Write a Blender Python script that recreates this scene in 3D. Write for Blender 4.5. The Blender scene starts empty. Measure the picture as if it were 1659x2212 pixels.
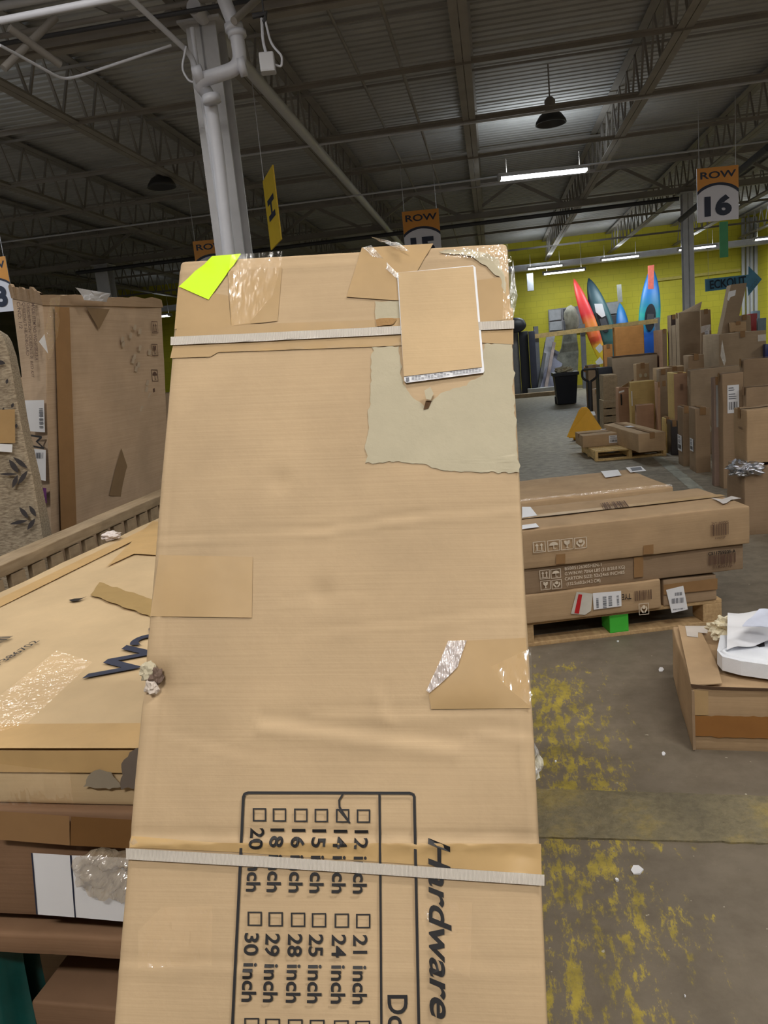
import bpy, bmesh, math, random
from mathutils import Vector, Matrix, noise, geometry
random.seed(7)
SC = bpy.context.scene
COL = SC.collection
# ------------------------------------------------------------------ camera, world, exposure, lights
F = 1661.0
PITCH = math.radians(11.1)
ROLL = math.radians(5.6)
CAM = Vector((0, 0, 1.5))
_rt, _up, _fw = Vector((1, 0, 0)), Vector((0, math.sin(PITCH), math.cos(PITCH))), Vector((0, math.cos(PITCH), -math.sin(PITCH)))
CR = _rt*math.cos(ROLL) - _up*math.sin(ROLL)
CU = _up*math.cos(ROLL) + _rt*math.sin(ROLL)
cam = bpy.data.cameras.new('camera')
cam.sensor_fit = 'VERTICAL'; cam.sensor_height = 24; cam.lens = 24*F/2212; cam.clip_start = .05; cam.clip_end = 200
camo = bpy.data.objects.new('camera', cam); COL.objects.link(camo)
m3 = Matrix((CR, CU, -_fw)).transposed()
camo.matrix_world = Matrix.Translation(CAM) @ m3.to_4x4()
SC.camera = camo
SC.view_settings.view_transform = 'Standard'; SC.view_settings.look = 'None'
SC.view_settings.gamma = 1; SC.view_settings.use_curve_mapping = False
SC.view_settings.exposure = 0.0
w = bpy.data.worlds.new('world'); SC.world = w; w.use_nodes = True
w.node_tree.nodes['Background'].inputs[0].default_value = (.9, .93, 1, 1)
w.node_tree.nodes['Background'].inputs[1].default_value = .05
BY = math.radians(9.0)                       # the building's long axis, clockwise from the camera's heading
LAMP_W = 42.0
# (s, v, z, strength) unseen overhead lamps added for brightness, positions in the building frame
WARM = (1, .96, .9); COOL = (.86, .95, 1)
LAMPS_ADDED = [(-.3, -2.0, 4.2, 2.7), (1.6, .9, 4.2, 1.5), (-4.6, 1.6, 4.2, 1.5), (4.8, 3.4, 4.2, 1.4), (-2.4, 3.4, 4.2, .8), (7.5, 8.0, 4.2, 1.4), (-6.5, 7.0, 4.2, .8), (4.4, -3, 4.2, 1.2), (-13, 10, 4.2, 1.6), (-10, 3.6, 4.2, 1.4), (11.5, 14, 4.2, 2.0)]
# ------------------------------------------------------------------ pixel helpers (the photograph treated as 1659 x 2212)
def ray(px, py): return (CR*(px-829.5) + CU*(1106-py) + _fw*F).normalized()
def atd(px, py, d):
    r = ray(px, py); return CAM + r*(d/r.y)
def onz(px, py, z=0):
    r = ray(px, py); return CAM + r*((z-CAM.z)/r.z)
def onp(px, py, p0, n):
    r = ray(px, py); return CAM + r*((p0-CAM).dot(n)/r.dot(n))
RB = Matrix.Rotation(-BY, 4, 'Z')
def B(s, v, z): return RB @ Vector((s, v, z))
def toB(p): return RB.inverted() @ Vector(p)
def atv(px, py, v):                           # on the plane at building distance v
    return onp(px, py, B(0, v, 0), (RB @ Vector((0, 1, 0))))
# ------------------------------------------------------------------ materials
MATS = {}
def lin(c):
    return tuple(((x/255)/12.92 if x/255 <= .04045 else ((x/255+.055)/1.055)**2.4) for x in c)
class NT:
    def __init__(s, name):
        m = bpy.data.materials.new(name); m.use_nodes = True; s.m = m; s.t = m.node_tree; s.n = s.t.nodes; s.l = s.t.links
        s.b = s.n['Principled BSDF']; s.out = s.n['Material Output']
    def add(s, ty, **kw):
        nd = s.n.new(ty)
        for k, v in kw.items():
            if k.startswith('i_'):
                key = k[2:]; key = int(key) if key.isdigit() else key
                nd.inputs[key].default_value = v
            else: setattr(nd, k, v)
        return nd
    def link(s, a, b): s.l.new(a, b)
    def coords(s, scale=(1, 1, 1), rot=(0, 0, 0)):
        tc = s.add('ShaderNodeTexCoord'); mp = s.add('ShaderNodeMapping')
        mp.inputs['Scale'].default_value = scale; mp.inputs['Rotation'].default_value = rot
        s.link(tc.outputs['Object'], mp.inputs['Vector']); return mp.outputs['Vector']
    def noise(s, vec, scale, detail=4, rough=.6):
        nd = s.add('ShaderNodeTexNoise'); nd.inputs['Scale'].default_value = scale; nd.inputs['Detail'].default_value = detail
        nd.inputs['Roughness'].default_value = rough; s.link(vec, nd.inputs['Vector']); return nd.outputs['Fac']
    def ramp(s, fac, stops):
        nd = s.add('ShaderNodeValToRGB'); r = nd.color_ramp
        while len(r.elements) < len(stops): r.elements.new(.5)
        for e, (p, c) in zip(r.elements, stops):
            e.position = p; e.color = tuple(c)+(1,) if len(c) == 3 else c
        s.link(fac, nd.inputs['Fac']); return nd.outputs['Color']
    def mix(s, fac, a, b, mode='MIX'):
        nd = s.add('ShaderNodeMix', data_type='RGBA', blend_type=mode)
        for v, i in ((fac, 0), (a, 6), (b, 7)):
            if hasattr(v, 'is_linked') or hasattr(v, 'links'): s.link(v, nd.inputs[i])
            else: nd.inputs[i].default_value = v if i == 0 else tuple(v)+(1,)
        return nd.outputs[2]
    def bump(s, h, strength=.3, dist=.01):
        nd = s.add('ShaderNodeBump'); nd.inputs['Strength'].default_value = strength; nd.inputs['Distance'].default_value = dist
        s.link(h, nd.inputs['Height']); s.link(nd.outputs[0], s.b.inputs['Normal']); return nd
def plain(name, rgb, rough=.6, metal=0, var=.12, nscale=8, bump=.1, spec=.5):
    if name in MATS: return MATS[name]
    t = NT(name); c = lin(rgb); v = t.coords()
    n = t.noise(v, nscale)
    col = t.ramp(n, [(.3, tuple(x*(1-var) for x in c)), (.7, tuple(min(1, x*(1+var)) for x in c))])
    t.link(col, t.b.inputs['Base Color']); t.b.inputs['Roughness'].default_value = rough; t.b.inputs['Metallic'].default_value = metal
    t.b.inputs['Specular IOR Level'].default_value = spec
    if bump: t.bump(t.noise(v, nscale*6), bump, .003)
    MATS[name] = t.m; return t.m
def card(name, rgb, rough=.75, streak=1.0):
    if name in MATS: return MATS[name]
    t = NT(name); c = lin(rgb); v = t.coords(); vs = t.coords((3, 3, 260))
    n1 = t.noise(v, 5, 5); n2 = t.noise(vs, 1, 3); n3 = t.noise(v, 90, 3)
    col = t.ramp(n1, [(.3, tuple(x*.88 for x in c)), (.7, tuple(min(1, x*1.1) for x in c))])
    col = t.mix(.35*streak, col, t.ramp(n2, [(.35, (.72, .68, .62)), (.6, (1, 1, 1))]), 'MULTIPLY')
    oi = t.add('ShaderNodeObjectInfo')
    rr = t.ramp(oi.outputs['Random'], [(0, (.74, .74, .75)), (1, (1.0, 1.0, 1.0))])
    col = t.mix(.8, col, rr, 'MULTIPLY')
    t.link(col, t.b.inputs['Base Color']); t.b.inputs['Roughness'].default_value = rough
    t.b.inputs['Specular IOR Level'].default_value = .3
    ad = t.add('ShaderNodeMath', operation='ADD'); t.link(n2, ad.inputs[0]); t.link(n3, ad.inputs[1])
    t.bump(ad.outputs[0], .12, .002)
    MATS[name] = t.m; return t.m
def film(name, tint=(.95, .95, .95), alpha=.25, rough=.12, bscale=30):
    if name in MATS: return MATS[name]
    t = NT(name); v = t.coords((1, 1, .35)); t.b.inputs['Base Color'].default_value = tint+(1,); t.b.inputs['Roughness'].default_value = .5
    gl = t.add('ShaderNodeBsdfGlossy'); gl.inputs['Color'].default_value = (1, 1, 1, 1); gl.inputs['Roughness'].default_value = rough
    tr = t.add('ShaderNodeBsdfTransparent'); nz = t.noise(v, bscale, 3); bp = t.bump(nz, 1.0, .02); t.link(bp.outputs[0], gl.inputs['Normal'])
    m1 = t.add('ShaderNodeMixShader'); m1.inputs[0].default_value = min(.9, alpha*.9); t.link(tr.outputs[0], m1.inputs[1]); t.link(t.b.outputs[0], m1.inputs[2])
    if alpha < .3: m1.inputs[0].default_value = 0
    gl.inputs['Color'].default_value = (.16, .16, .16, 1); m2 = t.add('ShaderNodeAddShader'); t.link(m1.outputs[0], m2.inputs[0]); t.link(gl.outputs[0], m2.inputs[1]); t.link(m2.outputs[0], t.out.inputs['Surface'])
    MATS[name] = t.m; return t.m
def tape_m(name, rgb, rough=.42):
    if name in MATS: return MATS[name]
    t = NT(name); c = lin(rgb); v = t.coords(); n = t.noise(v, 14, 3)
    t.link(t.ramp(n, [(.3, tuple(x*.93 for x in c)), (.7, tuple(x*1.05 for x in c))]), t.b.inputs['Base Color'])
    t.b.inputs['Roughness'].default_value = rough; t.b.inputs['Specular IOR Level'].default_value = .22
    t.bump(t.noise(v, 22, 3), .15, .004)
    MATS[name] = t.m; return t.m
KRAFT = card('kraft_cardboard', (192, 162, 126))
MAIN = card('light_kraft_cardboard', (202, 174, 137), .7, .35)
KDARK = card('brown_cardboard', (166, 140, 112))
KGREY = card('greyish_cardboard', (172, 150, 124))
KPINK = card('reddish_cardboard', (186, 148, 120))
KYEL = card('yellow_cardboard', (220, 190, 125))
KORANGE = card('orange_cardboard', (214, 152, 88))
WTOP = card('pale_cardboard', (216, 188, 146), .6, .3)
TAPE = tape_m('amber_packing_tape', (178, 146, 102))
TAPEL = tape_m('light_packing_tape', (182, 152, 110))
TAPED = tape_m('brown_packing_tape', (148, 114, 78))
TORN = plain('torn_paper', (184, 174, 150), .9, 0, .05, 18, .12, .1)
TORNE = plain('torn_edge', (165, 130, 88), .9, 0, .1, 25, .4, .1)
WHITE = plain('white_paper', (232, 232, 236), .5, 0, .02, 5, 0)
FOAM = plain('white_foam', (235, 238, 245), .8, 0, .02, 60, .4)
INK = plain('black_ink', (26, 24, 26), .6, 0, .05, 20, 0)
INKB = plain('faded_brown_ink', (92, 66, 52), .7, 0, .1, 20, 0)
INKW = plain('white_print', (214, 200, 180), .7, 0, .05, 20, 0)
INKN = plain('navy_ink', (30, 38, 62), .5, 0, .05, 20, 0)
GREYINK = plain('grey_ink', (110, 112, 120), .6, 0, .05, 20, 0)
NEON = plain('neon_sticker', (212, 255, 0), .45, 0, .01, 20, 0)
STRAPM = None
WOOD = None
def make_wood(name, rgb):
    t = NT(name); c = lin(rgb); v = t.coords((4, 4, 4)); vs = t.coords((30, 3, 30)); n = t.noise(v, 2, 5); n2 = t.noise(vs, 2, 4)
    col = t.ramp(n, [(.3, tuple(x*.75 for x in c)), (.7, tuple(min(1, x*1.15) for x in c))])
    col = t.mix(.4, col, t.ramp(n2, [(.4, (.6, .52, .42)), (.6, (1, 1, 1))]), 'MULTIPLY')
    t.link(col, t.b.inputs['Base Color']); t.b.inputs['Roughness'].default_value = .8
    t.bump(n2, .3, .003); return t.m
WOOD = make_wood('pallet_wood', (196, 164, 120)); WOODG = make_wood('weathered_wood', (160, 140, 112)); WOODY = make_wood('fresh_lumber', (222, 190, 130))
def make_strap():
    t = NT('woven_strap'); vx = t.coords((1, 1, 1)); wv = t.add('ShaderNodeTexWave'); wv.inputs['Scale'].default_value = 230
    t.link(vx, wv.inputs['Vector'])
    t.link(t.ramp(wv.outputs['Fac'], [(.2, lin((184, 174, 162))), (.7, lin((208, 200, 190)))]), t.b.inputs['Base Color'])
    t.b.inputs['Roughness'].default_value = .35; t.bump(wv.outputs['Fac'], .4, .001); return t.m
STRAPM = make_strap()
PAINT = plain('white_painted_steel', (196, 196, 200), .5, 0, .1, 4, .15)
STEEL = plain('grey_painted_steel', (150, 144, 138), .6, 0, .12, 3, .15)
STEELD = plain('dark_steel', (70, 70, 74), .5, .3, .1, 4, .1)
PVC = plain('white_pipe', (205, 206, 214), .4, 0, .04, 5, 0)
BLACKP = plain('black_plastic', (24, 26, 34), .45, 0, .1, 10, .1)
YELP = plain('yellow_enamel', (240, 178, 20), .4, 0, .05, 10, .05)
ORNP = plain('orange_plastic', (226, 140, 40), .5, 0, .05, 10, .05)
def emis(name, rgb, st):
    t = NT(name); t.b.inputs['Base Color'].default_value = (1, 1, 1, 1)
    t.b.inputs['Emission Color'].default_value = rgb+(1,); t.b.inputs['Emission Strength'].default_value = st; return t.m
DIFF = emis('lit_diffuser', (.93, .97, 1.0), 9.0)
# ------------------------------------------------------------------ object helpers
ROOTM = {}
def setp(o, label=None, cat=None, group=None, kind=None):
    if label: o['label'] = label
    if cat: o['category'] = cat
    if group: o['group'] = group
    if kind: o['kind'] = kind
    return o
def obj(name, vf, mat, parent=None, smooth=False, loc=None, rot=None, world=False, sm_angle=None):
    """vf=(verts, faces). Child: verts in its root's local frame unless world=True."""
    verts, faces = vf
    if parent is not None:
        R = ROOTM[parent.name]
        if world:
            Ri = R.inverted(); verts = [Ri @ Vector(v) for v in verts]
    else:
        R = Matrix.Translation(loc or (0, 0, 0)) @ (rot.to_matrix().to_4x4() if rot is not None else Matrix.Identity(4))
        if world:
            Ri = R.inverted(); verts = [Ri @ Vector(v) for v in verts]
    me = bpy.data.meshes.new(name); me.from_pydata([tuple(v) for v in verts], [], faces); me.update()
    if mat: me.materials.append(mat)
    bm = bmesh.new(); bm.from_mesh(me); bmesh.ops.recalc_face_normals(bm, faces=bm.faces); bm.to_mesh(me); bm.free()
    if smooth:
        for p in me.polygons: p.use_smooth = True
    o = bpy.data.objects.new(name, me); COL.objects.link(o)
    if sm_angle:
        try: me.set_sharp_from_angle(angle=math.radians(sm_angle))
        except Exception: pass
    if parent is not None: o.parent = parent
    else: o.matrix_world = R
    ROOTM[o.name] = R
    return o
def empty(name, loc, yaw=0, label=None, cat=None, group=None, rot=None):
    o = bpy.data.objects.new(name, None); o.empty_display_size = .1; COL.objects.link(o)
    R = Matrix.Translation(loc) @ (rot if rot is not None else Matrix.Rotation(yaw, 4, 'Z'))
    o.matrix_world = R; ROOTM[o.name] = R; setp(o, label, cat, group); return o
class M:
    def __init__(s): s.v = []; s.f = []
    def add(s, vf):
        n = len(s.v); s.v += [Vector(a) for a in vf[0]]; s.f += [tuple(i+n for i in f) for f in vf[1]]; return s
    def box(s, a, b):
        x0, y0, z0 = a; x1, y1, z1 = b
        return s.add(([(x0,y0,z0),(x1,y0,z0),(x1,y1,z0),(x0,y1,z0),(x0,y0,z1),(x1,y0,z1),(x1,y1,z1),(x0,y1,z1)],
                      [(0,3,2,1),(4,5,6,7),(0,1,5,4),(1,2,6,5),(2,3,7,6),(3,0,4,7)]))
    def bar(s, p, q, w, h=None, up=(0, 0, 1)):
        p, q = Vector(p), Vector(q); h = h or w; d = (q-p).normalized(); u = Vector(up)
        if abs(d.dot(u)) > .95: u = Vector((1, 0, 0))
        sd = d.cross(u).normalized()*w/2; u2 = sd.cross(d).normalized()*h/2
        vs = [p-sd-u2, p+sd-u2, p+sd+u2, p-sd+u2, q-sd-u2, q+sd-u2, q+sd+u2, q-sd+u2]
        return s.add((vs, [(0,1,2,3),(7,6,5,4),(0,4,5,1),(1,5,6,2),(2,6,7,3),(3,7,4,0)]))
    def tube(s, pts, r, n=10):
        pts = [Vector(p) for p in pts]; vs = []; fs = []
        for i, p in enumerate(pts):
            d = (pts[min(i+1, len(pts)-1)]-pts[max(i-1, 0)]).normalized()
            a = d.cross(Vector((0, 0, 1)))
            if a.length < .2: a = d.cross(Vector((0, 1, 0)))
            a.normalize(); b = d.cross(a).normalized(); rr = r[i] if isinstance(r, (list, tuple)) else r
            if vs:   # keep rings aligned
                pa = prev_a; a = (pa - d*pa.dot(d)).normalized(); b = d.cross(a).normalized()
            prev_a = a
            vs += [p + (a*math.cos(t)+b*math.sin(t))*rr for t in [2*math.pi*k/n for k in range(n)]]
        for i in range(len(pts)-1):
            for k in range(n):
                fs.append((i*n+k, i*n+(k+1) % n, (i+1)*n+(k+1) % n, (i+1)*n+k))
        fs.append(tuple(range(n))[::-1]); fs.append(tuple((len(pts)-1)*n+k for k in range(n)))
        return s.add((vs, fs))
    @property
    def vf(s): return (s.v, s.f)
def grid_faces(nu, nv): return [(j*nu+i, j*nu+i+1, (j+1)*nu+i+1, (j+1)*nu+i) for j in range(nv-1) for i in range(nu-1)]
def rbox(W, D, H, r=.006, n=8, amp=.003, seed=0, freq=3.0, sag=0):
    def ticks(L):
        rr = min(r, L*.3); k = max(2, int(n*L/max(W, D, H)+1)); inner = [rr+(L-2*rr)*i/k for i in range(k+1)]
        return [0, rr*.35]+inner+[L-rr*.35, L]
    T = [ticks(W), ticks(D), ticks(H)]; N = [len(t) for t in T]; idx = {}; vs = []
    def vid(i, j, k):
        key = (i, j, k)
        if key in idx: return idx[key]
        p = Vector((T[0][i], T[1][j], T[2][k])); q = Vector([min(max(p[a], min(r, (W, D, H)[a]*.3)), (W, D, H)[a]-min(r, (W, D, H)[a]*.3)) for a in range(3)])
        dd = p-q
        if dd.length > 1e-9: p = q + dd.normalized()*min(r, min(W, D, H)*.3) if sum(abs(c) > 1e-9 for c in dd) > 1 else p
        nv = noise.noise_vector(p*freq+Vector((seed*7.3, seed*3.1, seed)))*amp
        nv += noise.noise_vector(p*freq*4+Vector((seed*7.3, seed*3.1, seed)))*amp*.35
        p = p+nv
        if k == 0: p.z = 0
        else: p.z = max(p.z, .0005)
        if sag: p.z -= sag*math.sin(math.pi*min(max(p.x/W, 0), 1))*math.sin(math.pi*min(max(p.y/D, 0), 1))*(p.z/H)
        idx[key] = len(vs); vs.append(p); return idx[key]
    fs = []
    for ax in range(3):
        a, b = [x for x in range(3) if x != ax]
        for side in (0, N[ax]-1):
            for i in range(N[a]-1):
                for j in range(N[b]-1):
                    q = []
                    for (ii, jj) in ((i, j), (i+1, j), (i+1, j+1), (i, j+1)):
                        c = [0, 0, 0]; c[ax] = side; c[a] = ii; c[b] = jj; q.append(vid(*c))
                    fs.append(tuple(q))
    return vs, fs
def surf(P, pts, nu=2, nv=2):
    """quad patch between four 3-D points (bl, br, tr, tl) subdivided"""
    bl, br, tr, tl = [Vector(p) for p in pts]; vs = []
    for j in range(nv):
        for i in range(nu):
            a, b = i/(nu-1), j/(nv-1); vs.append((bl.lerp(br, a)).lerp(tl.lerp(tr, a), b))
    return vs, grid_faces(nu, nv)
def crumple(c, sx, sy, sz, seed=0, amp=.45, sub=3):
    bm = bmesh.new(); bmesh.ops.create_icosphere(bm, subdivisions=sub, radius=1)
    vs = []
    for v in bm.verts:
        k = 1+amp*noise.noise(v.co*2.2+Vector((seed*5.1, seed, 0)))+amp*.7*abs(noise.noise(v.co*5+Vector((seed, 0, seed*3))))
        p = v.co*k; vs.append(Vector(c)+Vector((p.x*sx, p.y*sy, max(p.z, -.95)*sz)))
    fs = [tuple(v.index for v in f.verts) for f in bm.faces]; bm.free(); return vs, fs
def lathe(prof, n=20, c=(0, 0, 0)):
    vs = []; fs = []
    for (r, z) in prof: vs += [Vector((c[0]+r*math.cos(2*math.pi*k/n), c[1]+r*math.sin(2*math.pi*k/n), c[2]+z)) for k in range(n)]
    for i in range(len(prof)-1):
        for k in range(n): fs.append((i*n+k, i*n+(k+1) % n, (i+1)*n+(k+1) % n, (i+1)*n+k))
    return vs, fs
def text_mesh(s, O, X, Y, bold=0.0, shear=0.0, lift=None):
    cu = bpy.data.curves.new('lettering', 'FONT'); cu.body = s; cu.offset = bold; cu.resolution_u = 4
    to = bpy.data.objects.new('lettering', cu); COL.objects.link(to); bpy.context.view_layer.update()
    me = bpy.data.meshes.new_from_object(to.evaluated_get(bpy.context.evaluated_depsgraph_get()))
    bpy.data.objects.remove(to)
    xs = [v.co.x+v.co.y*shear for v in me.vertices]; ys = [v.co.y for v in me.vertices]
    x0, x1, y0, y1 = min(xs), max(xs), 0, max(ys)
    vs = [Vector(O)+Vector(X)*((v.co.x+v.co.y*shear-x0)/(x1-x0))+Vector(Y)*((v.co.y-y0)/(y1-y0)) for v in me.vertices]
    if lift: vs = [lift(v) for v in vs]
    fs = [tuple(p.vertices) for p in me.polygons]; bpy.data.meshes.remove(me); bpy.data.curves.remove(cu)
    return vs, fs
def bars(O, X, Y, n=28, seed=1, duty=.5):
    rnd = random.Random(seed); m = M(); x = 0; O, X, Y = Vector(O), Vector(X), Vector(Y)
    ws = [rnd.choice([1, 1, 2, 3]) for _ in range(n)]; tot = sum(ws); acc = 0
    for i, w_ in enumerate(ws):
        if i % 2 == 0: m.add(([O+X*(acc/tot), O+X*((acc+w_)/tot), O+X*((acc+w_)/tot)+Y, O+X*(acc/tot)+Y], [(0, 1, 2, 3)]))
        acc += w_
    return m.vf
def ragged(pts, step, amp, seed=0):
    out = []; n = len(pts)
    for i in range(n):
        a, b = Vector(pts[i]+(0,)), Vector(pts[(i+1) % n]+(0,)); L = (b-a).length; k = max(1, int(L/step)); d = (b-a)/max(L, 1e-6); nn = Vector((-d.y, d.x, 0))
        for j in range(k):
            p = a.lerp(b, j/k)
            o_ = nn*amp*noise.noise(Vector((p.x*.06, p.y*.06, seed)))*1.5+nn*amp*.5*noise.noise(Vector((p.x*.3, p.y*.3, seed+9)))
            p = p+(o_ if j else Vector()); out.append((p.x, p.y))
    return out
def poly2d(pts):
    tri = geometry.tessellate_polygon([[Vector((x, y, 0)) for x, y in pts]]); return [tuple(t) for t in tri]
def prism(pts3, up):
    n = len(pts3); up = Vector(up); vs = [Vector(p) for p in pts3]; nrm = up.normalized()
    a = nrm.orthogonal().normalized(); b = nrm.cross(a)
    tri = poly2d([(p.dot(a), p.dot(b)) for p in vs])
    vs = vs+[p+up for p in vs]
    fs = tri+[tuple(i+n for i in t) for t in tri]+[(i, (i+1) % n, (i+1) % n+n, i+n) for i in range(n)]
    return vs, fs
# ------------------------------------------------------------------ room shell (building frame, rotated by BY)
RZ = Matrix.Rotation(-BY, 3, 'Z').to_euler()
S0, S1, V0, V1, HC = -17.0, 15.0, -7.0, 28.0, 5.0
def struct(name, vf, mat, **k):
    o = obj(name, vf, mat, rot=RZ, **k); o['kind'] = 'structure'; return o
def floor_mat():
    t = NT('stained_concrete'); v = t.coords(); n1 = t.noise(v, .5, 6, .65); n2 = t.noise(v, 9, 6, .7); n3 = t.noise(t.coords((14, 2.2, 1)), 1, 6, .7)
    sep = t.add('ShaderNodeSeparateXYZ'); t.link(v, sep.inputs[0])
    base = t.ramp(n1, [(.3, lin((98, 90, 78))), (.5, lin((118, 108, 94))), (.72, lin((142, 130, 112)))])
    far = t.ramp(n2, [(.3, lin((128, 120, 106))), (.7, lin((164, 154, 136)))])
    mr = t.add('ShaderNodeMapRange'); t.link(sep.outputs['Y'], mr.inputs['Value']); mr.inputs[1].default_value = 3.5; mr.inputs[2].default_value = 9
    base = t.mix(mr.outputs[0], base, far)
    dirt = t.ramp(n2, [(.35, (.62, .6, .56)), (.6, (1, 1, 1))]); base = t.mix(.55, base, dirt, 'MULTIPLY')
    # worn yellow paint lane between s .25 and .9
    def band(c, hw, soft):
        a = t.add('ShaderNodeMath', operation='SUBTRACT'); t.link(sep.outputs['X'], a.inputs[0]); a.inputs[1].default_value = c
        b = t.add('ShaderNodeMath', operation='ABSOLUTE'); t.link(a.outputs[0], b.inputs[0])
        m_ = t.add('ShaderNodeMapRange'); t.link(b.outputs[0], m_.inputs['Value']); m_.inputs[1].default_value = hw; m_.inputs[2].default_value = hw+soft; m_.inputs[3].default_value = 1; m_.inputs[4].default_value = 0
        return m_.outputs[0]
    bd = band(.18, .1, .4)
    mv = t.add('ShaderNodeMapRange'); t.link(sep.outputs['Y'], mv.inputs['Value']); mv.inputs[1].default_value = 3.2; mv.inputs[2].default_value = 4.2; mv.inputs[3].default_value = 1; mv.inputs[4].default_value = 0
    vn = t.noise(t.coords((26, 9, 1)), 1, 9, .8); vb = t.noise(v, 2.4, 3)
    a1 = t.add('ShaderNodeMath', operation='MULTIPLY'); t.link(bd, a1.inputs[0]); t.link(mv.outputs[0], a1.inputs[1])
    a2 = t.add('ShaderNodeMath', operation='MULTIPLY_ADD'); t.link(a1.outputs[0], a2.inputs[0]); a2.inputs[1].default_value = .235; t.link(vn, a2.inputs[2])
    a3 = t.add('ShaderNodeMath', operation='MULTIPLY_ADD'); t.link(vb, a3.inputs[0]); a3.inputs[1].default_value = .35; t.link(a2.outputs[0], a3.inputs[2])
    msk = t.ramp(a3.outputs[0], [(.9, (0, 0, 0)), (.96, (.9, .9, .9))])
    ycol = t.ramp(n2, [(.35, lin((128, 116, 60))), (.65, lin((196, 174, 70)))])
    base = t.mix(msk, base, ycol)
    sp = t.noise(v, 38, 2, .5); spk = t.ramp(sp, [(.73, (0, 0, 0)), (.76, (1, 1, 1))]); base = t.mix(spk, base, lin((175, 168, 150)))
    t.link(base, t.b.inputs['Base Color']); t.b.inputs['Roughness'].default_value = .55; t.b.inputs['Specular IOR Level'].default_value = .35
    t.bump(n3, .2, .004); return t.m
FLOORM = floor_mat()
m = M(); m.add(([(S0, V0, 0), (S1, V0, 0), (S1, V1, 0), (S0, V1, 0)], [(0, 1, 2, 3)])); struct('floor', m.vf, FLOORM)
# corrugated roof deck
prof = [(0, 0), (.09, 0), (.105, .04), (.135, .04), (.15, 0)]
vs = []; v_ = V0
while v_ < V1:
    for (a, z) in prof[:-1]: vs += [(S0, v_+a, HC+z), (S1, v_+a, HC+z)]
    v_ += .15
fs = [(2*i, 2*i+1, 2*i+3, 2*i+2) for i in range(len(vs)//2-1)]
DECK = plain('painted_roof_deck', (186, 184, 182), .75, 0, .14, .8, .1)
struct('ceiling', (vs, fs), DECK)
def wall_mat(name, lo, hi):
    t = NT(name); tc = t.add('ShaderNodeTexCoord'); mp = t.add('ShaderNodeMapping'); mp.inputs['Rotation'].default_value = (math.radians(90), 0, 0)
    t.link(tc.outputs['Object'], mp.inputs['Vector']); br = t.add('ShaderNodeTexBrick'); br.inputs['Scale'].default_value = 1
    br.inputs['Brick Width'].default_value = .4; br.inputs['Row Height'].default_value = .2; br.inputs['Mortar Size'].default_value = .008
    br.inputs['Color1'].default_value = (1, 1, 1, 1); br.inputs['Color2'].default_value = (.95, .95, .95, 1); br.inputs['Mortar'].default_value = (.82, .82, .8, 1)
    t.link(mp.outputs[0], br.inputs['Vector']); n = t.noise(t.coords(), .7, 4)
    c = t.ramp(n, [(.3, lin(lo)), (.7, lin(hi))]); t.link(t.mix(1, c, br.outputs['Color'], 'MULTIPLY'), t.b.inputs['Base Color'])
    t.b.inputs['Roughness'].default_value = .6; t.bump(br.outputs['Fac'], -.3, .01); return t.m
YWALL = wall_mat('yellow_block_wall', (206, 196, 48), (222, 210, 62)); GWALL = wall_mat('grey_block_wall', (120, 116, 108), (140, 134, 124))
struct('wall_back', M().box((S0, V1, 0), (S1, V1+.2, HC+.1)).vf, YWALL)
struct('wall_left', M().box((S0-.2, V0, 0), (S0, V1, HC+.1)).vf, GWALL)
struct('wall_right', M().box((S1, V0, 0), (S1+.2, V1, HC+.1)).vf, YWALL)
struct('wall_front', M().box((S0, V0-.2, 0), (S1, V0, HC+.1)).vf, GWALL)
# concrete strip across the aisle floor
def strip():
    A, Bq, C_, D_ = [toB(onz(*p)) for p in ((1100, 1709), (1800, 1732), (1800, 1828), (1100, 1809))]
    def ext(p, q, t): return p+(q-p)*t
    f0, f1, n1, n0 = ext(A, Bq, -.9), ext(A, Bq, 1.6), ext(D_, C_, 1.6), ext(D_, C_, -.9)
    K = 90; vs = []; rows = [(0, 0), (.015, .016), (.10, .018), (.5, .014), (1, .006), (1.0, 0)]
    for (t_, h) in rows:
        for i in range(K):
            a = i/(K-1); p = f0.lerp(f1, a).lerp(n0.lerp(n1, a), t_)
            vs.append((p.x, p.y+.006*noise.noise(Vector((a*60, t_*3, 0))), h+.003*noise.noise(Vector((a*90, t_*5, 4)))*(h > 0)))
    return vs, grid_faces(K, len(rows))
def strip_mat():
    t = NT('old_concrete_strip'); v = t.coords(); n = t.noise(v, 3.2, 7, .72); n2 = t.noise(v, 40, 4, .7)
    c = t.ramp(n, [(.3, lin((104, 96, 78))), (.5, lin((128, 118, 92))), (.62, lin((150, 134, 84))), (.72, lin((140, 132, 116)))])
    c = t.mix(.6, c, t.ramp(n2, [(.35, (.6, .6, .58)), (.6, (1, 1, 1))]), 'MULTIPLY')
    t.link(c, t.b.inputs['Base Color']); t.b.inputs['Roughness'].default_value = .85; t.bump(n2, .8, .01); return t.m
struct('trim_1', strip(), strip_mat())
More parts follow.
